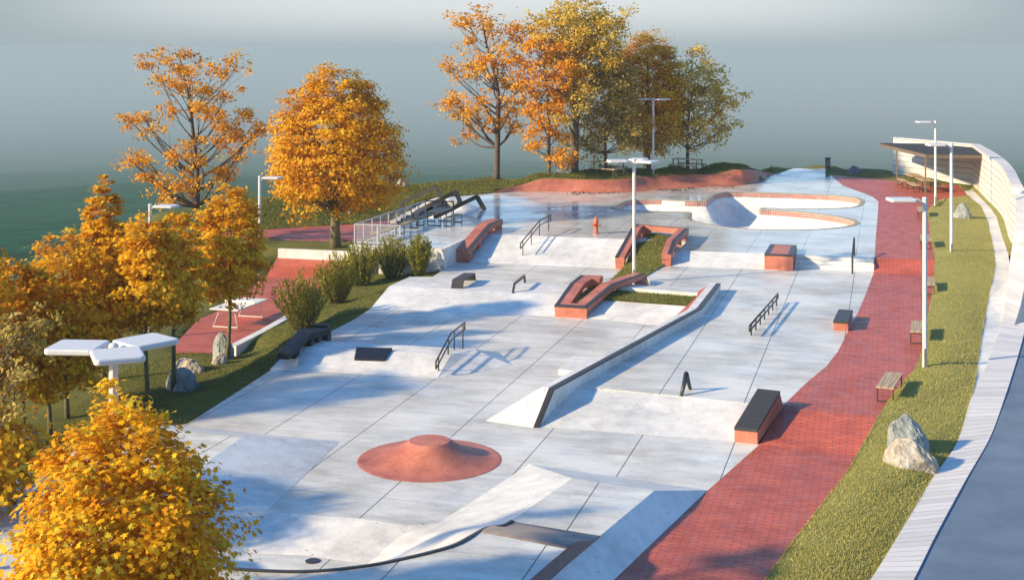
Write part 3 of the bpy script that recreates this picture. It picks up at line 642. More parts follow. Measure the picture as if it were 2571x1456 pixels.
A_ = [p - o_ for p, o_ in zip(ti_s, ov)]; B_ = [q + o_ for q, o_ in zip(to_s, ov)]
m.add([p for p in A_] + [q for q in B_] + [p - Vector((0, 0, .06)) for p in A_] + [q - Vector((0, 0, .06)) for q in B_],
      [(i, n + i, n + i + 1, i + 1) for i in range(n - 1)] + [(i, i + 1, 2 * n + i + 1, 2 * n + i) for i in range(n - 1)] + [(n + i, 3 * n + i, 3 * n + i + 1, n + i + 1) for i in range(n - 1)] + [(0, 2 * n, 3 * n, n)])
m.build('coping', 'plank_coping', wall, fix=True, uv=U + [(u, 1.1) for u, _ in U] + U + [(u, 1.1) for u, _ in U])
ri = [q - Vector((.35, 0, .028)) for q in to_s if q.y < to[9].y]; ro = [Vector((q.x + 40, q.y - 10, q.z - .3)) for q in ri]
st(sheet([ri, ro], 'road', 'pale_water', smooth=False), 'plain slate-blue pavement outside the plank edge', 'road')
# ------------------------------------------------------------------ the bowl and the red rear bank
bowl = thing('skate_bowl', 'white concrete skate bowl with red tile band and olive stone rim', 'skate bowl', (-8, 71, ZU))
m = MB(); n = len(rim); zt = ZU + .012
m.add([(x, y, zt) for x, y in rim2] + [(x, y, zt) for x, y in rim_out] + [(x, y, ZU - .04) for x, y in offset(rim2, -.03)] + [(x, y, ZU - .05) for x, y in rim_out],
      [(i, (i + 1) % n, n + (i + 1) % n, n + i) for i in range(n)] + [(i, 2 * n + i, 2 * n + (i + 1) % n, (i + 1) % n) for i in range(n)] + [(n + i, n + (i + 1) % n, 3 * n + (i + 1) % n, 3 * n + i) for i in range(n)])
m.build('stone_rim', 'coping_stone', bowl)
TB = .29
def band(name, mat, idx):
    m = MB(); U = []; d = 0
    for k, i in enumerate(idx):
        p, q = rim2[i], rim2[(i + 1) % n]; l = math.hypot(q[0] - p[0], q[1] - p[1])
        m.add([(p[0], p[1], ZU), (q[0], q[1], ZU), (q[0], q[1], ZU - TB), (p[0], p[1], ZU - TB)], [(0, 1, 2, 3)]); U += [(d, .42), (d + l, .42), (d + l, 0), (d, 0)]; d += l
    m.build(name, mat, bowl, fix=False, uv=U)
plain_i = [6, 7]
band('tile_band', 'bowl_tile', [i for i in range(n) if i not in plain_i]); band('band_gap', 'white_concrete', plain_i)
xs = np.arange(min(p[0] for p in rim2) - .3, max(p[0] for p in rim2) + .3, .11); ys = np.arange(min(p[1] for p in rim2) - .3, max(p[1] for p in rim2) + .3, .11)
BX, BY = np.meshgrid(xs, ys); bi = inside(rim2, BX, BY); bd = pdist(rim2, BX, BY)
xl = W(B3(985, 440), ZU).x; dep = np.interp(BX, [xl - 1.6, xl + .3], [.55, 1.35])
Rr = np.interp(BX, [xl - 1.6, xl + .3], [1.0, 1.9]); u_ = np.clip(1 - bd / Rr, 0, 1)
BZ = np.where(bi, ZU - TB - dep * (1 - u_ ** 2.3), ZU - TB)
keep = bi | (bd < .2); nx_, ny_ = len(xs), len(ys)
ii = (np.arange(ny_ - 1)[:, None] * nx_ + np.arange(nx_ - 1)[None, :]); kk = keep.ravel(); fq = np.stack([ii, ii + 1, ii + nx_ + 1, ii + nx_], -1).reshape(-1, 4)
fq = fq[kk[fq].all(1)]; bv = np.stack([BX, BY, BZ], -1).reshape(-1, 3)
m = MB(); used = np.unique(fq); mp_ = np.zeros(len(bv), int); mp_[used] = np.arange(len(used)); m.add(bv[used].tolist(), [tuple(f) for f in mp_[fq].tolist()])
m.build('basin', 'white_concrete', bowl, smooth=True, fix=False)

a, b = resample(smooth_line(base, 6), 110), resample(smooth_line(crest, 6), 110); rows = []
for k in range(9):
    t = k / 8; rows.append([Vector((p.x + (q.x - p.x) * t * .93, p.y + (q.y - p.y) * t * .93, p.z + (q.z - p.z) * t ** 1.75)) for p, q in zip(a, b)])
rows.append([Vector((q.x, q.y, q.z + .01)) for q in b]); rows.append([q + Vector((0, .5, -.25)) for q in b])
o = sheet(rows, 'red_bank', 'red_concrete'); tag(o, 'long wavy red concrete bank along the rear lawn', 'skate bank')

# red mound
cx, cy = -10.78, 31.47
prof = [(1.76, .004), (1.74, .012)] + [(1.74 - 1.24 * t, .012 + .46 * (t ** 2.15)) for t in [i / 14 for i in range(1, 15)]]
m = MB(); m.lathe(prof, (cx, cy, 0), 30); m.f = m.f[:-2]; k0 = len(m.f)
m.lathe([(.50, .472), (.25, .475), (.01, .476)], (cx, cy, 0), 30); m.f = [f for f in m.f if len(f) == 4]
o = m.build('red_mound', 'red_concrete', smooth=True); tag(o, 'round red concrete mound with a flat top like a small volcano', 'skate mound')
o = MB().lathe([(.15, ZP + .002), (.15, ZP + .014), (.13, ZP + .018), (.01, ZP + .018)], (-11.18, 25.39, 0), 24).build('drain_cover', 'black_drain'); tag(o, 'round black drain cover on the sunken floor', 'drain cover')

# black coping, brown wall-ride cover
m = MB(); cp3 = smooth_line(cop, 5); m.slab([p + Vector((0, 0, .035)) for p in cp3], [p + (Vector((cp3[min(i + 1, len(cp3) - 1)] - cp3[max(0, i - 1)])).cross(Vector((0, 0, 1))).normalized() * .07) + Vector((0, 0, .035)) for i, p in enumerate(cp3)], .10)
tag(m.build('black_coping', 'black_steel'), 'black curved coping along the edge of the near deck', 'coping')
prS = [(24.94, .77), (25.15, .765), (25.4, .735), (25.65, .66), (25.85, .585), (26.05, .525), (26.3, .49), (26.5, .474)]
lr = []
for y, z in prS:
    t = (y - 24.94) / (26.5 - 24.94); lr.append((Vector((-7.52 + .17 * t, y, z + .004)), Vector((-5.75 + .30 * t, y - .40 + .07 * t, z + .004))))
m = MB(); m.slab([a for a, b in lr], [b for a, b in lr], .3)
wr = thing('wall_ride', 'brown steel S-shaped transition and side panel at the edge of the near deck', 'transition', (-6.4, 25, ZD))
m.build('curved_face', 'brown_panel', wr, smooth=True)
ed = [b for a, b in lr][::-1] + [Vector((-5.75, 24.54, ZN)), Vector((-6.03, 22.91, ZN)), Vector((-7.4, 15, ZN))]
m = MB(); k = len(ed); vin = [p + Vector((.015, 0, .006)) for p in ed]
m.add(vin + [Vector((p.x + .015, p.y, ZD - .08)) for p in ed], [(i, i + 1, k + i + 1, k + i) for i in range(k - 1)]); m.build('side_panel', 'brown_panel', wr)

# ------------------------------------------------------------------ long ledge
lg = thing('long_ledge', 'very long white concrete ledge with a black steel edge crossing the plaza', 'skate ledge', (-8, 42, 0))
Tr = [(-8.80, 36.14, .74), (-6.44, 48.75, .74), (-6.40, 54.0, .74)]; Tl = [(-9.16, 36.2, .74), (-6.90, 48.3, .74), (-6.83, 54.0, .74)]
m = MB(); m.slab(Tl, Tr, .80)
m.hexa([(-10.45, 35.14, -.05), (-9.08, 34.84, -.05), (-8.92, 34.88, -.05), (-8.80, 36.14, -.05), (-9.16, 36.2, -.05)], [(-10.45, 35.14, .005), (-9.08, 34.84, .012), (-8.92, 34.88, .012), (-8.80, 36.139, .739), (-9.16, 36.199, .739)])
m.build('ledge_body', 'white_concrete', lg)
def lerp(a, b, t): return Vector(a).lerp(Vector(b), t)
er = [Vector((-8.915, 34.872, .022)), Vector(Tr[0]), Vector(Tr[1]), Vector(Tr[2])]; er = [p + Vector((.012, 0, .008)) for p in er]
el = [Vector((-9.04, 34.842, .022)), lerp(Tr[0], Tl[0], .42), lerp(Tr[1], Tl[1], .38), lerp(Tr[2], Tl[2], .38)]; el = [p + Vector((0, 0, .008)) for p in el]
m = MB(); m.slab(el, er, .06); m.build('steel_edge', 'black_steel', lg)
rb = [W(B6(2000, 487), .68), W(B6(2150, 407), .735), W(B6(2286, 224), .735), W(B6(2206, 268), .60), W(B6(2206, 300), .43)]
m = MB(); q = [Vector((p.x, p.y, .2)) for p in rb]; m.hexa(q, rb); m.build('brick_infill', 'brick_paving', lg)
pd = [W(B6(*p), .15) for p in [(1075, 902), (1275, 795), (1400, 800)]]; pd4 = [Vector((-9.0, 36.9, .15)), Vector((-8.2, 41.2, .15))]
v0 = pd[0]; v1 = pd[1]
m = MB(); top = [Vector((v0.x, v0.y, .15)), Vector((v0.x + 1.35, v0.y - .05, .15)), Vector((v0.x + 2.0, v1.y, .15)), Vector((v0.x, v1.y, .15))]
m.hexa([Vector((p.x, p.y, -.02)) for p in top], top); o = m.build('low_block', 'white_concrete', bev=.012); tag(o, 'low white concrete block against the left side of the long ledge', 'skate block')

# ------------------------------------------------------------------ red ledges
def bz(y): return ZU * min(1, max(0, (y - 60.87) / 3.38))
def edge(m, Lp, Rp, f, side, th=.05):
    """steel strip of fraction f along one side"""
    a, b = (Lp, Rp) if side == 'L' else (Rp, Lp); up = Vector((0, 0, .006)); o_ = []
    for p, q in zip(a, b): d = (Vector(p) - Vector(q)); o_.append((Vector(p) + d.normalized() * .008 + up, Vector(p) - d * f + up))
    m.slab([x for x, y in o_], [y for x, y in o_], th)
def leg(m, x0, x1, y0, y1, zb, zt0, zt1=None):
    zt1 = zt0 if zt1 is None else zt1
    m.hexa([(x0, y0, zb), (x1, y0, zb), (x1, y1, zb), (x0, y1, zb)], [(x0, y0, zt0), (x1, y0, zt0), (x1, y1, zt1), (x0, y1, zt1)])
A = thing('red_ledge', 'red concrete kinked ledge beside the terrace wall with one black edge', 'skate ledge', (-19.2, 63.5, ZU))
Lp = [(-19.53, 60.82, .6), (-19.53, 64.48, 1.36), (-19.52, 66.42, 1.36)]; Rp = [(-18.86, 60.80, .6), (-18.86, 64.52, 1.36), (-18.84, 66.42, 1.36)]
MB().slab(Lp, Rp, .26).build('ledge_top', 'red_concrete', A)
for y0, y1, zb in ((60.83, 61.35, 0), (62.45, 62.85, bz(62.4) - .05), (64.35, 64.75, ZU - .05), (66.0, 66.40, ZU - .03)):
    m = MB(); f = lambda y: (.6 + .76 * (y - 60.82) / 3.66 if y < 64.48 else 1.36) - .2; leg(m, -19.51, -18.875, y0, y1, zb, f(y0), f(y1)); m.build('leg', 'red_concrete', A)
m = MB(); edge(m, Lp, Rp, .28, 'R'); m.build('steel_edge', 'black_steel', A)

Bq = thing('red_ledge', 'red concrete U-shaped ledge wrapped around the top of the grass wedge', 'skate ledge', (-10.6, 63, ZU))
L1 = [(-11.97, 60.88, .56), (-11.97, 65.0, 1.36), (-11.97, 66.3, 1.36)]; R1 = [(-11.55, 60.88, .56), (-11.55, 65.0, 1.36), (-11.54, 65.86, 1.36)]
L3 = [(-9.66, 59.68, .96), (-9.68, 61.35, 1.36), (-9.72, 65.08, 1.36)]; R3 = [(-9.24, 59.72, .96), (-9.26, 61.40, 1.36), (-9.27, 65.4, 1.36)]
L2 = [(-11.97, 66.32, 1.36), (-9.27, 65.42, 1.36)]; R2 = [(-11.535, 65.87, 1.36), (-9.73, 65.09, 1.36)]
MB().slab(L1, R1, .26).build('left_arm', 'red_concrete', Bq); MB().slab(L3, R3, .26).build('right_arm', 'red_concrete', Bq); MB().slab(L2, R2, .24).build('back_beam', 'red_concrete', Bq)
for x0, x1, y0, y1, zb, zt in ((-11.96, -11.56, 60.89, 61.25, -.02, .36), (-11.95, -11.57, 62.9, 63.3, bz(62.9) - .05, .78), (-11.95, -11.57, 64.9, 65.3, ZU - .05, 1.15), (-11.95, -11.2, 65.75, 66.1, ZU - .05, 1.18),
                           (-9.65, -9.26, 59.73, 60.1, ZR - .02, .76), (-9.66, -9.28, 61.3, 61.6, ZU - .3, 1.14), (-9.68, -9.29, 62.9, 63.2, ZU - .05, 1.14), (-9.7, -9.29, 64.8, 65.1, ZU - .05, 1.14)):
    m = MB(); leg(m, x0, x1, y0, y1, zb, zt, zt + .06); m.build('leg', 'red_concrete', Bq)
m = MB(); edge(m, L1, R1, .42, 'L'); edge(m, L2, R2, .12, 'L'); m.build('steel_edge', 'black_steel', Bq)
m = MB(); edge(m, L3, R3, .40, 'R'); m.build('steel_edge', 'black_steel', Bq)

Cq = thing('red_ledge', 'red concrete V-shaped ledge on the hump with a square front block', 'skate ledge', (-11.2, 51, ZR))
L1 = [(-12.02, 49.46, .42), (-12.0, 52.05, .84), (-12.02, 53.95, .84)]; R1 = [(-11.50, 49.46, .42), (-11.45, 51.95, .84), (-11.42, 53.2, .84)]
L1b = [(-12.02, 53.97, .84), (-11.12, 54.02, .84)]; R1b = [(-11.42, 53.22, .84), (-11.12, 53.28, .84)]
L2 = [(-11.3, 49.46, .42), (-10.83, 52.2, .84), (-10.08, 55.05, .84)]; R2 = [(-10.80, 49.42, .42), (-10.30, 52.1, .84), (-9.60, 55.0, .84)]
MB().slab(L1, R1, .22).build('left_arm', 'red_concrete', Cq); MB().slab(L1b, R1b, .22).build('left_arm_end', 'red_concrete', Cq); MB().slab(L2, R2, .22).build('right_arm', 'red_concrete', Cq)
m = MB(); m.hexa([(-12.01, 49.45, -.02), (-10.79, 49.4, -.02), (-10.79, 49.8, -.02), (-12.01, 49.85, -.02)], [(-12.01, 49.45, .424), (-10.79, 49.4, .424), (-10.79, 49.8, .47), (-12.01, 49.85, .47)]); m.build('front_block', 'red_concrete', Cq)
for x0, x1, y0, y1, zb, zt in ((-12.0, -11.52, 51.6, 51.95, .30, .62), (-11.6, -11.15, 53.4, 53.95, .40, .64), (-10.95, -10.45, 51.3, 51.75, .30, .58), (-10.45, -9.95, 53.2, 53.6, .40, .64)):
    m = MB(); leg(m, x0, x1, y0, y1, zb, zt); m.build('leg', 'red_concrete', Cq)
m = MB(); m.hexa([(-9.9, 54.6, ZR - .01), (-9.42, 54.7, ZR - .01), (-9.42, 54.85, ZR - .01), (-9.9, 54.9, ZR - .01)], [(-10.08, 54.9, .66), (-9.62, 54.85, .66), (-9.60, 54.99, .66), (-10.06, 55.04, .66)]); m.build('leg', 'red_concrete', Cq)
m = MB(); edge(m, L1, R1, .30, 'L'); m.build('steel_edge', 'black_steel', Cq); m = MB(); edge(m, L2, R2, .28, 'R'); m.build('steel_edge', 'black_steel', Cq)
m = MB(); m.slab([(-12.03, 49.435, .432), (-10.79, 49.385, .432)], [(-12.03, 49.58, .457), (-10.79, 49.53, .457)], .06); m.build('front_edge', 'black_steel', Cq)

# ------------------------------------------------------------------ boxes
def slope_box(name, label, b, t, plate=None, rimw=None, cat='skate box'):
    b = [Vector(p) for p in b]; t = [Vector(p) for p in t]; c = sum(b, Vector()) / 4
    T = thing(name, label, cat, (c.x, c.y, min(p.z for p in b))); m = MB(); m.hexa(b, t); m.build('box_body', 'red_concrete', T, bev=.01)
    c2 = sum(t, Vector()) / 4; up = Vector((0, 0, .045)); ex = [(p - c2).normalized() * .015 for p in t]
    if rimw is None: m = MB(); m.hexa([p + e_ - Vector((0, 0, .03)) for p, e_ in zip(t, ex)], [p + e_ + up for p, e_ in zip(t, ex)]); m.build('steel_top', 'grey_steel', T, bev=.006)
    else:
        o4 = [p + e_ for p, e_ in zip(t, ex)]; i4 = [p.lerp(c2, .0) for p in t]
        cxs = Vector(((t[1] - t[0]).normalized())); cys = (t[3] - t[0]).normalized(); sg = [(1, 1), (-1, 1), (-1, -1), (1, -1)]; ww, wf = rimw
        i4 = [p + cxs * s_[0] * ww + cys * s_[1] * wf for p, s_ in zip(t, sg)]; dn = Vector((0, 0, -.06)); u2 = Vector((0, 0, .012)); m = MB()
        m.add([p + u2 for p in o4] + [p + u2 for p in i4] + [p + dn for p in o4], [(i, (i + 1) % 4, 4 + (i + 1) % 4, 4 + i) for i in range(4)] + [(i, 8 + i, 8 + (i + 1) % 4, (i + 1) % 4) for i in range(4)]); m.build('steel_edge', 'black_steel', T)
        m = MB(); m.hexa([p + Vector((0, 0, -.02)) for p in i4], [p + Vector((0, 0, .008)) for p in i4]); m.build('top_panel', 'red_concrete', T)
    return T
slope_box('red_box', 'big red concrete box with black-framed top at the left end of the white steps', [(-5.2, 59.83, ZR), (-3.99, 59.83, ZR), (-3.99, 63.45, ZR), (-5.2, 63.45, ZR)], [(-5.2, 59.83, 1.10), (-3.99, 59.83, 1.10), (-4.02, 62.85, 1.10), (-5.2, 62.9, 1.10)], rimw=(.22, .14))
slope_box('red_box', 'small red box with a plain dark top at the edge of the brick path', [(-1.83, 47.62, ZR), (-1.33, 47.62, ZR), (-1.25, 49.75, ZR), (-1.74, 49.78, ZR)], [(-1.83, 47.62, .70), (-1.33, 47.62, .70), (-1.23, 49.75, .70), (-1.72, 49.78, .70)])
slope_box('red_wedge', 'red wedge with a sloping dark steel top beside the brick ramp', [(-3.79, 34.93, 0), (-3.2, 34.88, 0), (-2.73, 37.25, .38), (-3.33, 37.35, .38)], [(-3.79, 34.93, .34), (-3.2, 34.88, .34), (-2.80, 36.95, .83), (-3.4, 37.05, .83)])

# ------------------------------------------------------------------ rails
def rail(name, label, tops, posts, r=.028, dz=.2, mid=True, ends=True, mat='black_steel', pr=None, cat='grind rail'):
    """tops: points of the top bar; posts: (param point top, ground z)"""
    tops = [Vector(p) for p in tops]; c = tops[0]
    T = thing(name, label, cat, (c.x, c.y, posts[0][1])); MB().tube(tops, r, 10).build('top_bar', mat, T, smooth=True)
    if mid:
        lo = [p - Vector((0, 0, dz)) for p in tops]; MB().tube(lo, r * .85, 10).build('lower_bar', mat, T, smooth=True)
        if ends:
            for p, q in ((tops[0], lo[0]), (tops[-1], lo[-1])): MB().tube([p, q], r * .95, 10).build('end_piece', mat, T, smooth=True)
    for p, zb in posts: p = Vector(p); MB().tube([(p.x, p.y, zb - .03), p], pr or r * .8, 8).build('post', mat, T, smooth=True)
    return T
def along(tops, y):
    for a, b in zip(tops, tops[1:]):
        if (a[1] <= y <= b[1]): return Vector(a).lerp(Vector(b), (y - a[1]) / (b[1] - a[1]))
    return Vector(tops[-1])
t1 = [(-16.62, 61.6, .88), (-16.42, 64.5, 1.62), (-16.38, 66.5, 1.62)]
rail('grind_rail', 'kinked black double rail running down the wide white bank', t1, [(along(t1, 61.95), .28), (along(t1, 63.2), .58), (along(t1, 64.45), ZU), (along(t1, 66.15), ZU)], dz=.24)
t2 = [W(B6(85, 826), .62), W(B6(213, 612), 1.03), W(B6(326, 604), 1.03)]
zz = W(B6(107, 912), .12)
yb = [W(B6(107, 912), .12), W(B6(185, 780), h1), W(B6(233, 740), h1), W(B6(303, 728), .2)]
ys_ = [yb[0].y, yb[1].y, yb[2].y, yb[3].y]
def fit_rail(px_top, px_posts, zb, zt):
    """top line standing above post feet: feet fixed on the ground, tops straight above"""
    feet = [W(p, z) for p, z in zip(px_posts, zb)]; return feet
f = yb; dirv = (f[1] - f[0])
t2 = [Vector((f[0].x, f[0].y, 0)) - dirv.normalized() * .30, f[1].lerp(f[2], .45), f[3] + (f[3] - f[2]) * .22]
t2 = [Vector((t2[0].x, t2[0].y, .47)), Vector((t2[1].x, t2[1].y, .98)), Vector((t2[2].x, t2[2].y, .98))]
def zat(tp, p):
    best = None
    for a, b in zip(tp, tp[1:]):
        ab = Vector((b.x - a.x, b.y - a.y, 0)); t = max(0, min(1, Vector((p.x - a.x, p.y - a.y, 0)).dot(ab) / ab.length_squared)); q = a.lerp(b, t); d = (Vector((q.x, q.y, 0)) - Vector((p.x, p.y, 0))).length
        if best is None or d < best[0]: best = (d, q)
    return best[1]
rail('grind_rail', 'kinked black double rail over the end of the low hump', t2, [(zat(t2, p), z) for p, z in zip(f, (.12, h1 - .05, h1 - .02, .15))], dz=.22)
t3 = [Vector((-4.46, 45.7, .80)), Vector((-4.02, 52.0, .80))]
rail('grind_rail', 'long straight black double rail on seven short posts in the right lane', t3, [(t3[0].lerp(t3[1], (y - 45.7) / 6.3), ZR) for y in (46.05, 46.98, 47.9, 48.83, 49.78, 50.72, 51.65)], dz=.17, r=.034)
ar = thing('grind_rail', 'short black A-shaped rail standing in the right lane', 'grind rail', (-5.5, 37.9, ZR))
a0, a1 = Vector((-5.53, 37.49, ZR - .03)), Vector((-5.38, 38.32, ZR - .03)); ap = W(C2(140, 897), 0); apx = a0.lerp(a1, .55); apx.z = .93
MB().tube([a0, apx, a1], [.045, .05, .045], 12).build('bent_bar', 'black_steel', ar, smooth=True)
ab_ = [W(B6(706, 282), ZR), W(B6(806, 202), ZR)]
k1 = ab_[0].lerp(ab_[1], .14); k2 = ab_[0].lerp(ab_[1], .93); k1.z = k2.z = ZR + .30
o = MB().bar(ab_[0] - Vector((0, 0, .03)), k1, .08, .07).bar(k1 + Vector((0, -.03, 0)), k2 + Vector((0, .03, 0)), .08, .075).bar(k2, ab_[1] - Vector((0, 0, .03)), .08, .07).build('arch_rail', 'black_steel'); tag(o, 'slim black arch rail on top of the hump', 'grind rail')
f0, f1, f2 = W(B6(205, 248), ZR), W(B6(300, 250), ZR), W(B6(411, 183), ZR)
wv = f1 - f0; k = (f2 - f1); s0, s1 = f0 - Vector((0, 0, .03)), f0 + k - Vector((0, 0, .03)); q0, q1 = f0 + k * .10, f0 + k * .93; q0.z = q1.z = ZR + .30
hw = wv / 2
def plate(m, a, b, wv, th):
    a, b = Vector(a), Vector(b); m.slab([a, b], [a + wv, b + wv], th)
m = MB(); d3 = k.normalized() * .05
m.hexa([s0, s0 + wv, s0 + wv + d3, s0 + d3], [q0, q0 + wv, q0 + wv + d3, q0 + d3]); m.hexa([s1 - d3, s1 + wv - d3, s1 + wv, s1], [q1 - d3, q1 + wv - d3, q1 + wv, q1])
u = Vector((0, 0, .03)); m.hexa([q0 - u, q0 + wv - u, q1 + wv - u, q1 - u], [q0 + u, q0 + wv + u, q1 + wv + u, q1 + u])
tag(m.build('arch_box', 'grey_steel'), 'wide dark steel arch box at the left of the hump top', 'skate box')
kp = [W(B5(1050, 1257), .29), W(B5(1425, 1274), .29)]
kq = [W(B5(1527, 1130), .47), W(B5(1078, 1121), .45)]
kb = [Vector((p[0], p[1], .02)) for p in kp] + [Vector((p.x, p.y, .2)) for p in kq]
tag(MB().hexa(kb, [Vector(p) for p in kp] + kq).build('kicker_ramp', 'jet_black'), 'black steel kicker plate on the front of the low hump', 'kicker ramp')

bl = thing('bent_ledge', 'black kinked ledge on stub legs at the left end of the low hump', 'skate ledge', (-18.5, 40.5, 0))
z1, z2 = .55, .80
Lq = [W(B5(80, 1197), z1), W(B5(365, 888), z2), W(B5(560, 880), z2)]; Rq = [W(B5(228, 1202), z1), W(B5(495, 950), z2), W(B5(745, 882), z2)]
Lq = [Vector((-19.15, 39.35, z1)), Vector((-19.1, 42.7, z2)), Vector((-19.0, 43.2, z2))]; Rq = [Vector((-18.35, 39.3, z1)), Vector((-18.25, 42.1, z2)), Vector((-17.3, 43.2, z2))]
p_ = [W(B5(80, 1190), z1), W(B5(228, 1200), z1), W(B5(370, 888), z2), W(B5(485, 960), z2), W(B5(745, 885), z2), W(B5(540, 880), z2)]
MB().slab([p_[0], p_[2], p_[5]], [p_[1], p_[3], p_[4]], .20).build('ledge_top', 'jet_black', bl, bev=.012)
for px, h_, zb in (((215, 1336), .35, .0), ((410, 1140), .5, .3), ((505, 1078), .62, h1 - .05), ((625, 1062), .62, .1)):
    c = W(B5(*px), zb); m = MB(); m.box((c.x, c.y + .18, (zb + h_ + .02) / 2), (.5, .32, h_ + .02 - zb + .06), 0); m.build('leg', 'jet_black', bl)

# ------------------------------------------------------------------ white steps with rail, hydrant
stp = thing('concrete_steps', 'three long white concrete steps up to the upper plaza', 'steps', (-2.3, 61, ZR))
m = MB(); rs = (ZU - ZR) / 3
for k in range(3):
    y0 = 60.68 + .30 * k; m.box(((-3.98 - .62) / 2, (y0 + 61.56) / 2, ZR + rs * (k + .5) + .003 - (.05 if k == 0 else 0)), (3.36, 61.56 - y0, rs + (.1 if k == 0 else 0)))
m.build('treads', 'white_concrete', stp, bev=.01)
sr_ = thing('handrail', 'single dark flat handrail over the white steps', 'handrail', (-1.5, 59.9, ZR))
MB().hexa([(-1.54, 59.78, ZR), (-1.46, 59.78, ZR), (-1.46, 59.86, ZR), (-1.54, 59.86, ZR)], [(-1.54, 59.88, 1.14), (-1.46, 59.88, 1.14), (-1.46, 59.96, 1.12), (-1.54, 59.96, 1.12)]).build('post', 'black_steel', sr_)
MB().bar((-1.5, 59.9, 1.13), (-1.48, 62.05, 1.62), .08, .07).build('top_bar', 'black_steel', sr_); MB().bar((-1.48, 62.03, 1.60), (-1.48, 62.12, ZU - .02), .08, .08).build('post', 'black_steel', sr_)

hy = thing('fire_hydrant', 'orange-red fire hydrant standing on the upper plaza', 'hydrant', (-13.92, 65.89, ZU))
hc = (-13.92, 65.89, ZU)
MB().lathe([(.15, -.01), (.15, .05), (.12, .06), (.12, .10), (.105, .11), (.105, .50), (.14, .51), (.14, .56), (.115, .57), (.115, .62)], hc, 20).build('barrel', 'hydrant_red', hy, smooth=False)
barrel = hy.children[0]
MB().lathe([(.145, .60), (.145, .64), (.12, .65), (.10, .73), (.06, .78), (.035, .79), (.035, .84), (.03, .85), (.005, .85)], hc, 20).build('bonnet', 'hydrant_red', hy)
for ax, ln in ((Vector((1, 0, 0)), .21), (Vector((-1, 0, 0)), .21), (Vector((0, -1, 0)), .20)):
    c = Vector(hc) + Vector((0, 0, .42)); MB().tube([c + ax * .08, c + ax * ln], .055, 12).tube([c + ax * (ln - .04), c + ax * ln], .07, 6).tube([c + ax * ln, c + ax * (ln + .03)], .025, 6).build('outlet_cap', 'hydrant_red', barrel, ref=hy)

# ------------------------------------------------------------------ grass islands in the plaza
wl = [W(B2(*p), z) for p, z in [((1610, 668), .92), ((1500, 850), .62), ((1420, 985), .34), ((1340, 1110), .10), ((1250, 1200), .06), ((1180, 1262), .05)]]
wr_ = [W(B2(*p), z) for p, z in [((1945, 705), .92), ((1880, 880), .80), ((1850, 1075), .46), ((1760, 1125), .45), ((1640, 1200), .45), ((1540, 1290), .44)]]
a, b = resample(wl, 30), resample(wr_, 30); rows = []
for k in range(7):
    t = k / 6; rows.append([p.lerp(q, t) + Vector((0, 0, .06 * math.sin(math.pi * t))) for p, q in zip(a, b)])
wedge_rows = rows
st(sheet(rows, 'grass_wedge', 'lawn'), 'sloping grass wedge between the two red ledges', 'grass wedge')
m = MB(); sk = [p for p in a] + [p for p in b][::-1]
def skirt(name, loop, zb, mat):
    m = MB(); n_ = len(loop); m.add([Vector(p) for p in loop] + [Vector((p[0], p[1], zb)) for p in loop], [(i, (i + 1) % n_, n_ + (i + 1) % n_, n_ + i) for i in range(n_)]); return m.build(name, mat)
pg = [(-10.35, 51.25), (-7.15, 50.6), (-6.95, 52.1), (-10.5, 52.9), ]
pgr = [[Vector((-10.6, 51.2, .44)), Vector((-8.8, 50.85, .44)), Vector((-7.0, 50.55, .44))], [Vector((-10.6, 52.0, .47)), Vector((-8.8, 51.8, .47)), Vector((-7.0, 51.5, .47))], [Vector((-10.6, 53.0, .45)), Vector((-8.8, 52.8, .45)), Vector((-6.95, 52.6, .45))]]
st(sheet(pgr, 'planter_grass', 'lawn'), 'grass strip between the red ledge and the long ledge', 'planter grass')
pvr = [[Vector((-11.4, 50.2, .47)), Vector((-11.2, 50.2, .47))], [Vector((-11.45, 52, .52)), Vector((-10.85, 52, .52))], [Vector((-11.42, 54.3, .48)), Vector((-10.2, 54.3, .48))]]
st(sheet(pvr, 'planter_grass', 'lawn'), 'dark grass inside the V-shaped red ledge', 'planter grass')
m = MB(); m.hexa([(-10.6, 53.0, .3), (-6.9, 52.45, .3), (-6.85, 53.95, .3), (-10.0, 54.5, .3)], [(-10.6, 53.0, .60), (-6.9, 52.45, .60), (-6.85, 53.95, .46), (-10.0, 54.5, .46)])
tag(m.build('white_kerb', 'white_concrete', bev=.01), 'broad white concrete kerb behind the planter grass', 'kerb')

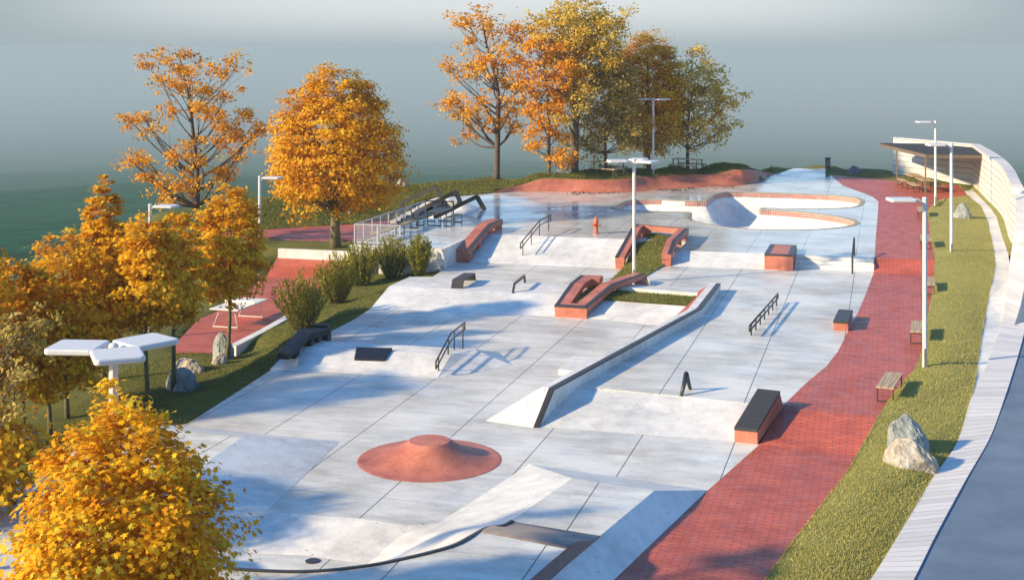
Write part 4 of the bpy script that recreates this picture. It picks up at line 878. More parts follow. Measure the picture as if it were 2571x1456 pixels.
# ------------------------------------------------------------------ stairs and black frames behind the terrace
sb = thing('concrete_stairs', 'white concrete stairs climbing from the rear brick path with a sloping bank beside them', 'stairs', (-27, 77, ZB2))
m = MB(); ns = 8; rz_ = (ZU - ZB2) / ns
for k in range(ns):
    x0 = -29.0 + .33 * k; m.box(((x0 - 26.3) / 2, 78.3, ZB2 - .3 + (rz_ * (k + 1) + .3) / 2), (-26.3 - x0, 1.9, rz_ * (k + 1) + .3))
m.build('treads', 'white_concrete', sb, bev=.008)
m = MB(); m.add([(-22.1, 69.5, ZU + .006), (-22.05, 74.3, ZU + .006), (-24.4, 77.25, ZU + .006), (-27.5, 77.3, ZB2), (-25.3, 74.3, ZB2), (-25.0, 69.5, ZB2)], [(0, 1, 4, 5), (1, 2, 3, 4)]); m.build('bank', 'white_concrete', sb)
def frame(label, foot, apex_px, low, zl):
    fx, fy = foot; d = Vector((low.x - fx, low.y - fy, 0)).normalized(); T = thing('portal_frame', label, 'skate frame', (fx, fy, ZU), group=None)
    Yf = (fx * -_s + 0) ; ap = None
    # apex lies on the line foot->low seen at its pixel
    best = None
    for i in range(0, 300):
        s_ = i * .01; p = Vector((fx, fy, 0)) + d * s_; X = p.x * _c + p.y * _s; Y = -p.x * _s + p.y * _c
        u = CX + FPX * X / Y
        if best is None or abs(u - apex_px[0]) < best[0]: best = (abs(u - apex_px[0]), p, H - (apex_px[1] - YH) * Y / FPX)
    ap = Vector((best[1].x, best[1].y, best[2]))
    MB().bar((fx, fy, ZU - .05), ap, .20, .22).build('post', 'grey_steel', T)
    MB().bar(ap + (Vector((fx, fy, ZU)) - ap).normalized() * -.0 - d * .05, Vector((low.x, low.y, zl)), .205, .23).build('beam', 'grey_steel', T)
    return T, ap, d
frame('dark portal frame nearest the terrace tables', (-22.15, 74.27), (1197, 493), Vector((-25.2, 74.4, 0)), .28)
T, ap, d = frame('dark portal frame between the bank and the white stairs', (-24.48, 77.17), (1143.5, 481), Vector((-27.3, 77.2, 0)), .20); MB().bar((-27.28, 77.2, .25), (-27.33, 77.2, ZB2), .205, .22).build('post', 'grey_steel', T)
T, ap, d = frame('farthest and tallest dark portal frame behind the white stairs', (-26.44, 79.39), (1091, 469), Vector((-29.0, 79.3, 0)), .47); MB().bar((-28.97, 79.3, .55), (-29.02, 79.3, ZB2), .205, .24).build('post', 'grey_steel', T)

# ------------------------------------------------------------------ terrace fence, walls, door
fz = 1.82
fe = thing('railing', 'pale grey post-and-mesh railing around the terrace with tables', 'railing', (-24, 59.2, ZU))
cn = [Vector((-23.95, 69.25, fz)), Vector((-23.97, 59.2, fz)), Vector((-21.72, 59.28, fz))]
for z, nm in ((fz, 'top_rail'), (ZU + .12, 'bottom_rail')):
    m = MB()
    for a, b in zip(cn, cn[1:]): m.bar((a.x, a.y, z), (b.x, b.y, z), .05, .045)
    m.build(nm, 'rail_grey', fe)
for y in np.linspace(59.2, 69.25, 10): MB().box((-23.96, y, (fz + ZU) / 2 - .03), (.045, .06, fz - ZU)).build('post', 'rail_grey', fe)
for x in (-22.85, -21.74): MB().box((x, 59.26, (fz + ZU) / 2 - .03), (.06, .045, fz - ZU)).build('post', 'rail_grey', fe)
m = MB()
def mesh_panel(a, b, m):
    L_ = (b - a).length; d = (b - a).normalized(); h_ = fz - ZU - .17; z0 = ZU + .14; s_ = .11
    for k in range(int(-h_ / s_), int(L_ / s_)):
        for sg in (1, -1):
            x0 = k * s_; p0, p1 = (x0, 0), (x0 + h_, h_)
            if sg < 0: p0, p1 = (x0, h_), (x0 + h_, 0)
            def clipx(p, q, x):
                t = (x - p[0]) / (q[0] - p[0]); return (x, p[1] + (q[1] - p[1]) * t)
            if p1[0] <= 0 or p0[0] >= L_: continue
            if p0[0] < 0: p0 = clipx(p0, p1, 0)
            if p1[0] > L_: p1 = clipx(p0, p1, L_)
            A_, B_ = a + d * p0[0], a + d * p1[0]; A_ = Vector((A_.x, A_.y, z0 + p0[1])); B_ = Vector((B_.x, B_.y, z0 + p1[1])); nrm = d.cross(Vector((0, 0, 1))) * .005; u = Vector((0, 0, .008))
            m.add([A_ - u, B_ - u, B_ + u, A_ + u], [(0, 1, 2, 3)])
for a, b in zip(cn, cn[1:]): mesh_panel(a, b, m)
m.build('wire_mesh', 'rail_grey', fe, fix=False)
fb = thing('railing', 'end section of the grey railing beside the terrace table, its shade painted black', 'railing', (-23.2, 69.35, ZU))
MB().bar((-23.92, 69.3, fz), (-22.4, 69.4, fz), .05, .06).build('top_rail', 'black_steel', fb)  # same railing turning the corner; black colour paints in the shade on it
for x in (-22.82, -22.42): MB().box((x, 69.36, (fz + ZU) / 2 - .03), (.05, .05, fz - ZU)).build('post', 'black_steel', fb)
tw = thing('terrace_wall', 'white concrete retaining wall under the terrace', 'wall', (-22, 58.98, -.5))
m = MB(); m.hexa([(-24.06, 58.90, -1.5), (-19.50, 58.97, -1.5), (-19.50, 59.2, -1.5), (-24.06, 59.2, -1.5)], [(-24.06, 58.90, ZU + .006), (-19.50, 58.97, ZU + .006), (-19.50, 59.2, ZU + .006), (-24.06, 59.2, ZU + .006)])
m.hexa([(-19.72, 59.2, -1.2), (-19.50, 59.2, -1.2), (-19.54, 62.3, -1.2), (-19.72, 62.3, -1.2)], [(-19.72, 59.2, ZU + .006), (-19.50, 59.2, ZU + .006), (-19.54, 62.3, ZU + .006), (-19.72, 62.3, ZU + .006)]); m.build('wall_face', 'white_concrete', tw)
da, db = W(B1(232, 1075), .4), W(B1(430, 1082), .4)
MB().hexa([(-23.43, 58.87, -1.3), (-22.72, 58.88, -1.3), (-22.72, 58.95, -1.3), (-23.43, 58.95, -1.3)], [(-23.43, 58.87, .35), (-22.72, 58.88, .35), (-22.72, 58.95, .35), (-23.43, 58.95, .35)]).build('door', 'grey_steel', tw)
m = MB(); m.hexa([(-29.85, 63.45, -1.3), (-24.03, 63.55, -1.3), (-24.03, 63.8, -1.3), (-29.85, 63.7, -1.3)], [(-29.85, 63.45, -.15), (-24.03, 63.55, -.15), (-24.03, 63.8, -.15), (-29.85, 63.7, -.15)])
tag(m.build('low_wall', 'white_concrete', bev=.01), 'long low white wall above the red brick ramp', 'wall')
kl = [W(D(*p), ZB + .36) for p in [(576, 866), (650, 829), (720, 790), (800, 747), (880, 704)]]; kr = [p + Vector((.32, -.1, 0)) for p in kl]
m = MB(); m.slab(kl, kr, .5); tag(m.build('white_kerb', 'white_concrete'), 'white kerb wall along the right side of the red brick court', 'kerb')

# ------------------------------------------------------------------ tables and benches
def slats(m, wd, ln, z, n, th=.045, fan=False, gap=.012):
    for k in range(n):
        a0, a1 = -wd / 2 + wd * k / n, -wd / 2 + wd * (k + 1) / n; s_ = (.32 * wd / n if fan else 0) * (1 if k % 2 else -1)
        l0, l1 = (a0 + (s_ if k else 0), a1 - (s_ if k < n - 1 else 0)); m_ = ((a0 - (s_ if k else 0)), (a1 + (s_ if k < n - 1 else 0)))
        b = [(l0 + gap / 2, -ln / 2, z - th), (l1 - gap / 2, -ln / 2, z - th), (m_[1] - gap / 2, ln / 2, z - th), (m_[0] + gap / 2, ln / 2, z - th)]
        m.hexa(b, [(p[0], p[1], z) for p in b])
def furniture(name, label, cat, wd, ln, h, n, loc, rz=0, group=None, fan=False, post=False, bar=.035):
    T = thing(name, label, cat, loc, rz, group, local=True); m = MB(); slats(m, wd, ln, h, n, fan=fan); m.build('seat' if cat == 'bench' else 'table_top', 'slat_wood', T)
    for s_ in (-1, 1):
        y = s_ * (ln / 2 - .10); m = MB(); x = wd / 2 - .03; z1_ = h - .045 - bar / 2
        if post:
            for q in (-x, x): m.box((q, y, (h - .045) / 2 - .02), (bar * 1.6, bar * 1.6, h - .045 + .04))
        else:
            m.box((-x, y, z1_ / 2), (bar, bar, z1_)).box((x, y, z1_ / 2), (bar, bar, z1_)).box((0, y, bar / 2 + .002), (2 * x - bar, bar, bar))
        m.box((0, y, z1_), (2 * x + bar, bar, bar)).build('leg_frame', 'black_steel', T)
    m = MB(); m.box((0, 0, h - .045 - bar / 2), (bar, ln - .2 - bar, bar * .8)); m.build('frame_bar', 'black_steel', T)
    return T
g1 = 'benches along the brick path'
b0 = furniture('bench', 'slatted bench on the brick path nearest to the camera', 'bench', .47, 1.85, .43, 5, (.02, 39.15, ZR), -.14, g1, fan=True, bar=.03)
for x, y, rz_, z, lb in ((.93, 46.95, -.05, ZR, 'second slatted bench from the front, partly behind the nearest lamp post'), (1.5, 56.3, -.02, ZR, 'third slatted bench from the front, just before the upper brick ramp'),
                         (1.62, 65.6, 0, ZU, 'fourth slatted bench, beyond the upper brick ramp'), (1.72, 77.3, 0, ZU, 'farthest slatted bench beside the brick path')):
    dup(b0, (x, y, z), rz_, lb)
g2 = 'terrace tables and benches'
furniture('picnic_table', 'dark-framed slatted table on the terrace in shade', 'table', .78, 2.05, .72, 7, (-22.58, 67.55, ZU), 0, g2)
s1_ = furniture('bench', 'slatted bench left of the terrace table', 'bench', .46, 1.95, .43, 4, (-23.3, 67.4, ZU), 0, g2)
dup(s1_, (-21.8, 67.4, ZU), 0, 'slatted bench right of the terrace table')
l1_ = furniture('bench', 'long slatted bench by the railing, middle of the terrace', 'bench', .46, 2.35, .43, 4, (-23.2, 64.3, ZU), .03, g2)
dup(l1_, (-23.32, 61.3, ZU), -.02, 'long slatted bench by the railing, nearest the terrace corner')
g3_ = 'tables and benches under the canopy'; rq = -.19
t0 = furniture('picnic_table', 'pale slatted table under the canopy, the one farther back', 'table', .74, 2.15, .75, 7, (1.6, 94.2, ZU), -rq, g3_)
dup(t0, (2.2, 91.35, ZU), -rq, 'pale slatted table under the canopy, the nearer one')
c0 = furniture('bench', 'slatted bench at the left canopy post', 'bench', .42, 2.15, .43, 4, (.87, 94.0, ZU), -rq, g3_)
dup(c0, (1.5, 91.2, ZU), -rq, 'slatted bench left of the nearer canopy table'); dup(c0, (2.95, 91.5, ZU), -rq, 'slatted bench right of the nearer canopy table')
g4 = 'picnic sets on the rear lawn'
def hset(x, y, rz_, nm):
    R_ = Matrix.Rotation(rz_, 3, 'Z')
    z = hgt(x, y); t = furniture('picnic_table', 'weathered picnic table on the rear lawn ' + nm, 'table', .8, 2.0, .78, 7, (x, y, z), rz_, g4, post=True)
    for s_, side in ((-1, 'nearer'), (1, 'farther')):
        p = R_ @ Vector((s_ * .75, 0, 0)); b = furniture('bench', f'weathered bench on the {side} side of the lawn picnic table ' + nm, 'bench', .36, 2.0, .45, 4, (x + p.x, y + p.y, hgt(x + p.x, y + p.y)), rz_, g4, post=True)
p = G(D(1528, 436)); hset(p.x, p.y, math.pi / 2 - .35, 'left of the triple lamp')
p = G(D(1726, 428.5)); hset(p.x, p.y, math.pi / 2 - .35, 'right of the triple lamp')

# table tennis
tt = thing('tennis_table', 'cream table tennis table on the red brick court', 'table', (-25.65, 50.9, ZB))
MB().box((-25.68, 50.92, -.48), (1.27, 2.6, .05), -.03).build('table_top', 'table_white', tt, bev=.01)
MB().box((-25.68, 50.92, -.38), (1.4, .02, .13), -.03).build('net', 'table_white', tt)
for y in (49.75, 52.0):
    MB().tube([(-26.0, y + .15, -.5), (-26.22, y - .05, ZB + .02), (-25.16, y - .02, ZB + .02), (-25.38, y + .15, -.5)], .022, 8).build('leg_frame', 'table_white', tt)

# ------------------------------------------------------------------ canopy
cn_ = thing('canopy', 'flat dark canopy on thin posts against the pale wall', 'canopy', (2.5, 93, ZU))
rp_ = [W(B4(*p), 3.36) for p in [(110, 345), (1270, 358), (1450, 490), (685, 482)]]
m = MB(); m.hexa([p - Vector((0, 0, .03)) for p in rp_], [p + Vector((0, 0, .02)) for p in rp_]); m.build('roof', 'roof_dark', cn_)
cc = sum(rp_, Vector()) / 4; m = MB(); k = 4; ri = [p + (cc - p).normalized() * .06 for p in rp_]
m.hexa([p - Vector((0, 0, .24)) for p in ri], [p - Vector((0, 0, .031)) for p in rp_]); m.build('fascia', 'roof_fascia', cn_)
for px in ((320, 865), (682, 970)):
    p = W(B4(*px), ZU); MB().box((p.x, p.y, (ZU + 3.14) / 2), (.10, .10, 3.16 - ZU)).build('post', 'roof_fascia', cn_)
p = rp_[2]

# ------------------------------------------------------------------ lamps
def octo(m, c, r0, r1, z0, z1):
    m.tube([(c[0], c[1], z0), (c[0], c[1], z1)], [r0, r1], 8)
def head(m, c, ang, L_, wd, th=.11):
    d = Vector((math.cos(ang), math.sin(ang), 0)); s_ = Vector((-d.y, d.x, 0)); c = Vector(c)
    out_ = [(-.5, -.40), (-.5, .40), (-.47, .47), (-.40, .5), (.40, .5), (.47, .47), (.5, .40), (.5, -.40), (.47, -.47), (.40, -.5), (-.40, -.5), (-.47, -.47)]
    b = [c + d * (x * L_) + s_ * (y * wd) for x, y in out_]; m.hexa([p - Vector((0, 0, th * .9)) for p in b], [p for p in b])
def lamp(label, loc, hgt_, angs, r=.075, L_=.80, wd=.68, group='white lamp posts', arm=.22, face=0.0):
    T = thing('street_lamp', label, 'street lamp', loc, 0, group); x, y, z = loc; zt_ = z + hgt_
    m = MB(); octo(m, (x, y), r, r * .96, z - .1, zt_); m.lathe([(r * 1.05, zt_ - .05), (r * 1.05, zt_ - .01), (r * .7, zt_ + .03), (.005, zt_ + .035)], (x, y, 0), 12); po = m.build('pole', 'lamp_white', T, smooth=False)
    fd = Vector((math.cos(face), math.sin(face), 0)); m = MB(); M = Matrix.Rotation(face, 3, 'Z'); c = Vector((x, y, z + hgt_ * .068)) + fd * r * .93
    m.box(c, (.02, .075, hgt_ * .11), 0, M); m.build('access_panel', 'lamp_panel', po, ref=T)
    for a in angs:
        d = Vector((math.cos(a), math.sin(a), 0)); p = Vector((x, y, zt_ - .10)); m = MB(); e_ = r + arm
        m.tube([p - Vector((0, 0, .10)) + d * (r * .6), p + d * (r + .05), p + d * (r + .12) + Vector((0, 0, .05)), p + d * (e_ + .12) + Vector((0, 0, .06))], .035, 8); ao = m.build('arm', 'lamp_white', T, smooth=True)
        m = MB(); head(m, p + d * (e_ + L_ / 2) + Vector((0, 0, .10)), a, L_, wd); m.build('lamp_head', 'lamp_white', ao, bev=.03, ref=T)
    return T
LFT = math.pi + YAW * .2
lamp('white single-arm lamp post on the verge nearest the camera', (1.03, 42.47, .44), 5.10, [math.pi + YAW], face=-1.3)
lamp('white single-arm lamp post on the verge, middle of the three', (2.67, 63.53, .72), 5.05, [math.pi + YAW], face=-1.3)
lamp('white single-arm lamp post on the verge, farthest and near the canopy', (2.58, 82.19, .86), 4.95, [math.pi + YAW], face=-1.3)
pl = W(D(1592, 715), .32)
R_ = YAW
lamp('white triple-headed lamp post rising from the grass wedge', (pl.x, pl.y, .32), 5.12, [math.radians(186) + R_, math.radians(70) + R_, math.radians(-42) + R_], face=-1.6)
p = cw((285 - CX) / FPX * 22.0, 22.0, 0); lamp('large white triple-headed lamp at the left, above the near maple', (p.x, p.y, -.1), 5.32, [math.radians(176) + R_, math.radians(48) + R_, math.radians(-68) + R_], r=.077, L_=.84, wd=.78, arm=.10, face=-1)
p = G(D(1640, 438.5)); lamp('white triple-headed lamp post on the rear lawn before the trees', (p.x, p.y, hgt(p.x, p.y)), 5.05, [math.radians(180) + R_, math.radians(0) + R_, math.radians(-60) + R_], face=-1.6)
def left_lamp(label, px, ytop, hgt_, angs):
    # base where the post of that height stands
    Y = None
    for Yk in np.linspace(40, 95, 400):
        zt_ = H - (ytop - YH) * Yk / FPX; v = cw((px - CX) / FPX * Yk, Yk, 0); 
        if abs(zt_ - hgt_ - hgt(v.x, v.y)) < .08: Y = Yk; break
    if Y is None: Y = 62; v = cw((px - CX) / FPX * Y, Y, 0); zt_ = H - (ytop - YH) * Y / FPX
    lamp(label, (v.x, v.y, zt_ - hgt_), hgt_, angs, face=-1)
left_lamp('white lamp post left of the dense golden tree', 652, 443.5, 5.1, [math.radians(-12) + R_])
left_lamp('white lamp post rising between the crowns of the grove', 377, 514, 5.1, [math.radians(-12) + R_])
p = G(D(878, 538)); lamp('white lamp post half hidden by the dense golden tree', (p.x, p.y, hgt(p.x, p.y)), 5.1, [math.radians(-12) + R_], face=-1)

# ------------------------------------------------------------------ bins, rocks
p = W(D(2078.5, 421), ZU + .25); bn = thing('litter_bin', 'dark open-fronted litter bin at the end of the concrete path', 'litter bin', (p.x, p.y, ZU + .2))
MB().box((p.x, p.y, ZU + .55), (.36, .36, .75)).build('bin_body', 'black_drain', bn, bev=.01); MB().box((p.x, p.y, ZU + .96), (.42, .42, .06)).build('lid', 'grey_steel', bn); MB().box((p.x + .02, p.y - .185, ZU + .58), (.24, .02, .46)).build('front_panel', 'lamp_panel', bn)
p = G(D(1629, 433)); z = hgt(p.x, p.y); bn = thing('litter_bin', 'round black ribbed bin beside the rear lamp post', 'litter bin', (p.x, p.y, z))
MB().lathe([(.16, -.05), (.17, .1), (.16, .12), (.17, .22), (.16, .24), (.17, .34), (.16, .36), (.17, .46), (.16, .48), (.17, .58), (.16, .62), (.12, .63), (.11, .5), (.01, .48)], (p.x, p.y, z), 18).build('bin_body', 'black_drain', bn)
MB().lathe([(.178, .60), (.178, .65), (.15, .65), (.15, .60)], (p.x, p.y, z), 18).build('rim', 'grey_steel', bn)
def rock(label, c, size, mat, seed, peak=(0, 0), sink=.12, rz=0):
    r = random.Random(seed); bm = bmesh.new()
    for i in range(26):
        th = r.uniform(0, 2 * math.pi); t = r.uniform(0, 1); rad = (1 - t ** 2.2 * .82) * r.uniform(.82, 1.05)
        bm.verts.new(((rad * math.cos(th)) + peak[0] * t, rad * math.sin(th) + peak[1] * t, t + r.uniform(-.05, .05)))
    for i in range(7): th = 2 * math.pi * i / 7 + r.random() * .4; bm.verts.new((math.cos(th) * .95, math.sin(th) * .95, -.15))
    g = bmesh.ops.convex_hull(bm, input=bm.verts); bmesh.ops.delete(bm, geom=[v for v in bm.verts if not v.link_faces], context='VERTS')
    bmesh.ops.triangulate(bm, faces=bm.faces)
    for _ in range(3): bmesh.ops.subdivide_edges(bm, edges=bm.edges, cuts=1, use_grid_fill=True)
    for v in bm.verts:
        q = v.co * 2.2 + Vector((seed * 3.1, 0, 0)); v.co += v.co.normalized() * (.07 * mnoise.noise(q) + .05 * mnoise.noise(q * 3) + .025 * mnoise.noise(q * 8))
        v.co = Vector((v.co.x * size[0], v.co.y * size[1], v.co.z * size[2]))
    me = bpy.data.meshes.new('rock'); bm.to_mesh(me); bm.free(); me.materials.append(MATS[mat])
    o = link(bpy.data.objects.new('rock', me)); o.location = (c[0], c[1], c[2] - sink); o.rotation_euler.z = rz; tag(o, label, 'rock'); return o
def rk(label, px, z, size, mat, seed, **k): p = W(px, z); return rock(label, (p.x, p.y, z), size, mat, seed, **k)
rk('tan boulder on the sunlit verge beside the near brick path', (2290, 1163), .22, (.74, .52, .72), 'rock_tan', 3, peak=(-.2, 0))
rk('tall grey-green boulder behind the tan one on the sunlit verge', (2278, 1130), .26, (.58, .42, 1.02), 'rock_grey', 8, peak=(-.1, 0))
rk('pointed grey boulder on the verge below the canopy', (2415, 552), .86, (.60, .5, 1.0), 'rock_grey', 5, peak=(.05, 0))
rk('low dark grey rock on the far grass strip', (2143, 432), ZU + .2, (.55, .42, .62), 'rock_dark', 6, peak=(.1, 0))
rk('tall dark green rock beside the slim maple trunk', (560, 893), -.9, (.46, .36, .95), 'rock_grey', 11, peak=(-.3, 0))
rk('pale tan rock at the foot of the slim maple', (545, 913), -.95, (.34, .28, .52), 'rock_tan', 12, peak=(.4, 0))
rk('rugged tan rock among the grove stones', (476, 935), -1.0, (.62, .5, .72), 'rock_tan', 13, peak=(-.1, 0))
rk('big whitish-green rock in front of the grove stones', (455, 968), -1.0, (.60, .48, .84), 'rock_grey', 14, peak=(-.1, 0))
rk('blue-grey rock in shade behind the grove trunks', (75, 1108), -1.3, (.50, .36, .60), 'rock_dark', 15)
rk('white rock at the left edge under the maples', (48, 1085), -1.35, (.24, .2, .45), 'rock_tan', 16)
rk('pale rock under the crown at the far left', (30, 1215), -1.4, (.40, .36, .50), 'rock_tan', 17)
p = G(D(1008, 469)); rock('grey rock on the lawn behind the dense golden tree', (p.x, p.y, hgt(p.x, p.y)), (.48, .4, .62), 'rock_tan', 18, peak=(.1, 0))
p = G(D(1537, 428)); rock('mossy rock behind the picnic table on the rear lawn', (p.x, p.y, hgt(p.x, p.y)), (.6, .45, .55), 'rock_tan', 19, peak=(-.2, 0))
# ------------------------------------------------------------------ trees
MAPLE = np.array([(0, -.45, 0), (.14, -.22, .02), (.48, -.28, .0), (.34, .02, .05), (.50, .24, .0), (.20, .22, .05), (0, .62, -.04), (-.20, .22, .05), (-.50, .24, .0), (-.34, .02, .05), (-.48, -.28, .0), (-.14, -.22, .02)])
OVAL = np.array([(0, -.5, 0), (.27, -.05, .07), (0, .5, -.05), (-.27, -.05, .07)])
def leaf_verts(P_, Nn, size, tmpl, rng):
    n = len(P_); Nn = Nn / np.linalg.norm(Nn, axis=1, keepdims=True); r = rng.normal(size=(n, 3)); A_ = np.cross(Nn, r); A_ /= np.linalg.norm(A_, axis=1, keepdims=True) + 1e-9; B_ = np.cross(Nn, A_)
    t = tmpl[None] * np.asarray(size)[:, None, None]
    return P_[:, None, :] + t[..., 0:1] * A_[:, None] + t[..., 1:2] * B_[:, None] + t[..., 2:3] * Nn[:, None]
def prof_young(t): return np.where(t < .22, .50 + .5 * np.sin(np.clip(t / .22, 0, 1) * np.pi / 2), np.sqrt(np.clip(1 - ((t - .22) / .80) ** 2, 0, 1)) ** .9) * np.where(t < .05, t / .05 * .5 + .5, 1)
def prof_column(t): return np.where(t < .3, .55 + .45 * np.sin(np.clip(t / .3, 0, 1) * np.pi / 2), np.clip(1 - ((t - .3) / .72) ** 2.6, 0, 1) ** .7)
def prof_dome(t): return np.where(t < .22, .72 + .28 * np.sin(np.clip(t / .22, 0, 1) * np.pi / 2), np.clip(1 - ((t - .22) / .80) ** 2.3, 0, 1) ** .62)
def dense_tree(label, base, height, crown_r, z0, prof, ncl, per, leaf, seed, tmpl=MAPLE, mat='maple_leaf', bk='bark_green', tr=.09, group=None, lump=.22, flat=.42, name='maple_tree', lean=(0, 0), tone=0.0, rcl=.24, edge_in=.5):
    rng = np.random.default_rng(seed); x, y, z = base; T = thing(name, label, 'tree', base, 0, group)
    hc = height - z0; ts = []; 
    tt_ = rng.uniform(0, 1, ncl * 4); pr = prof(tt_); tt_ = tt_[rng.uniform(0, 1, len(tt_)) < np.clip(pr, .15, 1)][:ncl]; k = len(tt_)
    th = rng.uniform(0, 2 * np.pi, k); R_ = crown_r * prof(tt_)
    ph = rng.uniform(0, 6.28, 4)
    R_ *= 1 + lump * (.6 * np.sin(3 * th + ph[0] + tt_ * 5) + .4 * np.sin(5 * th + ph[1] - tt_ * 9)) 
    f = 1 - np.abs(rng.normal(0, .28, k)); f = np.clip(f, .05, 1.02)
    cc_ = np.stack([x + lean[0] * tt_ + R_ * f * np.cos(th), y + lean[1] * tt_ + R_ * f * np.sin(th), z + z0 + hc * (tt_ * .97 + .0) + rng.normal(0, .04, k) * hc], -1)
    rc = crown_r * rcl * (.75 + .5 * rng.random(k)) * (1 - .3 * tt_)
    n = k * per; off = rng.normal(size=(n, 3)) * np.array([1, 1, flat]) * .62; off *= np.repeat(rc, per)[:, None]
    P_ = np.repeat(cc_, per, 0) + off
    outw = P_ - np.array([x, y, z + z0 + hc * .35]); outw /= np.linalg.norm(outw, axis=1, keepdims=True) + 1e-6
    Nn = outw * .95 + np.array([0, 0, .55]) + rng.normal(size=(n, 3)) * .55
    sz = leaf * rng.uniform(.7, 1.25, n); V_ = leaf_verts(P_, Nn, sz, tmpl, rng)
    hue = np.repeat(rng.normal(.55, .13, k), per) + rng.normal(0, .16, n) + tone; hue = np.where(rng.random(n) < .05, .97, hue)
    org = np.array(base)
    np_mesh('crown', (V_ - org).reshape(-1, 3), len(tmpl), mat, np.clip(hue, 0, 1), T)
    m = MB(); top = z + z0 + hc * .8; pts = [Vector((x + lean[0] * q + .03 * math.sin(q * 7 + seed), y + lean[1] * q + .03 * math.cos(q * 5 + seed), z - .15 + (top - z + .15) * q)) for q in np.linspace(0, 1, 8)]
    m.tube(pts, [tr * 1.25] + [tr * (1 - .8 * q) for q in np.linspace(0.02, 1, 7)], 10)
    m.build('trunk', bk, T, smooth=True, fix=False)
    m = MB(); pick = rng.choice(k, min(k, 34), replace=False)
    for i in pick:
        c = Vector(cc_[i]); d = math.hypot(c.x - x, c.y - y); za = max(z + z0 * .82, c.z - d * rng.uniform(.7, 1.2)); q = min(1, max(0, (za - z) / (top - z))); a = Vector((x + lean[0] * q, y + lean[1] * q, min(za, top - .05)))
        mid = a.lerp(c, .5) + Vector((0, 0, -.08 * d)); r0 = max(.012, tr * .42 * (1 - .6 * q)); m.tube([a, mid, c], [r0, r0 * .6, .006], 5, cap=False)
    m.build('branches', bk, T, smooth=True, fix=False); return T
def clump_tree(label, base, Yd, clumps, trunk, per, rcl, leaf, seed, mat, bk='bark_brown', tr=.13, name='tree', group=None, mpx=None, dyr=1.0, tmpl=OVAL, bush=False):
    """clumps, trunk: measured outline points; the tree stands at camera distance Yd and its clumps spread in depth"""
    rng = np.random.default_rng(seed); T = thing(name, label, 'tree', base, 0, group); base = Vector(base)
    def at(p, dy=0.0):
        Y = Yd + dy; return cw((p[0] - CX) / FPX * Y, Y, H - (p[1] - YH) * Y / FPX)
    tp = [base + Vector((0, 0, -.15))] + [at(p, rng.normal(0, .15)) for p in trunk[1:]]; tps = smooth_line(tp, 5)
    nT = len(tps); m = MB(); m.tube(tps, [tr * (1.25 if i == 0 else 1) * (1 - .88 * i / nT) + .008 for i in range(nT)], 9)
    allp, allh = [], []; htot = tp[-1].z - base.z
    xs_ = [p[0] for p in clumps]; mid_x = sum(xs_) / len(xs_); half = max(abs(x_ - mid_x) for x_ in xs_) / FPX * Yd
    mb = MB()
    for ci, c in enumerate(clumps):
        lat = abs(c[0] - mid_x) / FPX * Yd; dmax = math.sqrt(max(.15, half * half - lat * lat)); reps = 1 + (ci % 2 if dyr > .5 else 0)
        for rep in range(reps):
            dy = rng.uniform(-1, 1) * dmax * .8 * dyr; P_ = at(c, dy)
            best = min(range(nT), key=lambda i: abs(tps[i].z - max(base.z + htot * .16, P_.z - .75 * ((P_ - tps[min(nT - 1, i)]).xy.length) - .25))); a = tps[best]
            d = P_ - a; mid = a + d * .5 + Vector((rng.normal(0, .1), rng.normal(0, .1), -.10 * d.xy.length + rng.normal(0, .08))); r0 = max(.018, tr * .5 * (1 - best / nT)); pts = smooth_line([a, mid, P_], 4)
            mb.tube(pts, [r0 * (1 - .85 * i / (len(pts) - 1)) + .004 for i in range(len(pts))], 5, cap=False)
            tips = [P_]
            for k in range(5):
                q = pts[rng.integers(len(pts) // 2, len(pts))]; e_ = P_ + Vector(rng.normal(size=3) * np.array([1, 1, .6]) * rcl); mb.tube([q, q.lerp(e_, .5) + Vector((0, 0, .04)), e_], [.011, .008, .003], 4, cap=False); tips.append(e_)
            tips = np.array([tuple(p) for p in tips]); n = int(per / reps * rng.uniform(.75, 1.25)) if reps > 1 else per
            pk = tips[rng.integers(0, len(tips), n)] + rng.normal(size=(n, 3)) * np.array([1, 1, .7]) * rcl * .45
            allp.append(pk); allh.append(rng.normal(.5, .12) + rng.normal(0, .2, n))
    P_ = np.concatenate(allp); hue = np.concatenate(allh); n = len(P_)
    ctr = P_.mean(0); outw = P_ - ctr; outw /= np.linalg.norm(outw, axis=1, keepdims=True) + 1e-6
    Nn = outw * .5 + np.array([0, 0, .45]) + rng.normal(size=(n, 3)) * .8
    V_ = leaf_verts(P_, Nn, leaf * rng.uniform(.7, 1.25, n), tmpl, rng) - np.array(tuple(base))
    np_mesh('crown', V_.reshape(-1, 3), len(tmpl), mat, np.clip(hue, 0, 1), T)
    m.build('trunk', bk, T, smooth=True, fix=False); mb.build('branches', bk, T, smooth=True, fix=False); return T
def foot(px, z): p = G(px); return (p.x, p.y, hgt(p.x, p.y))
hA = lambda l: [(x / 2, y / 2) for x, y in l]
hB = lambda l: [(856.8 + x / 2, y / 2) for x, y in l]
gT = 'trees behind the skate plaza'; gM = 'young maples of the grove'
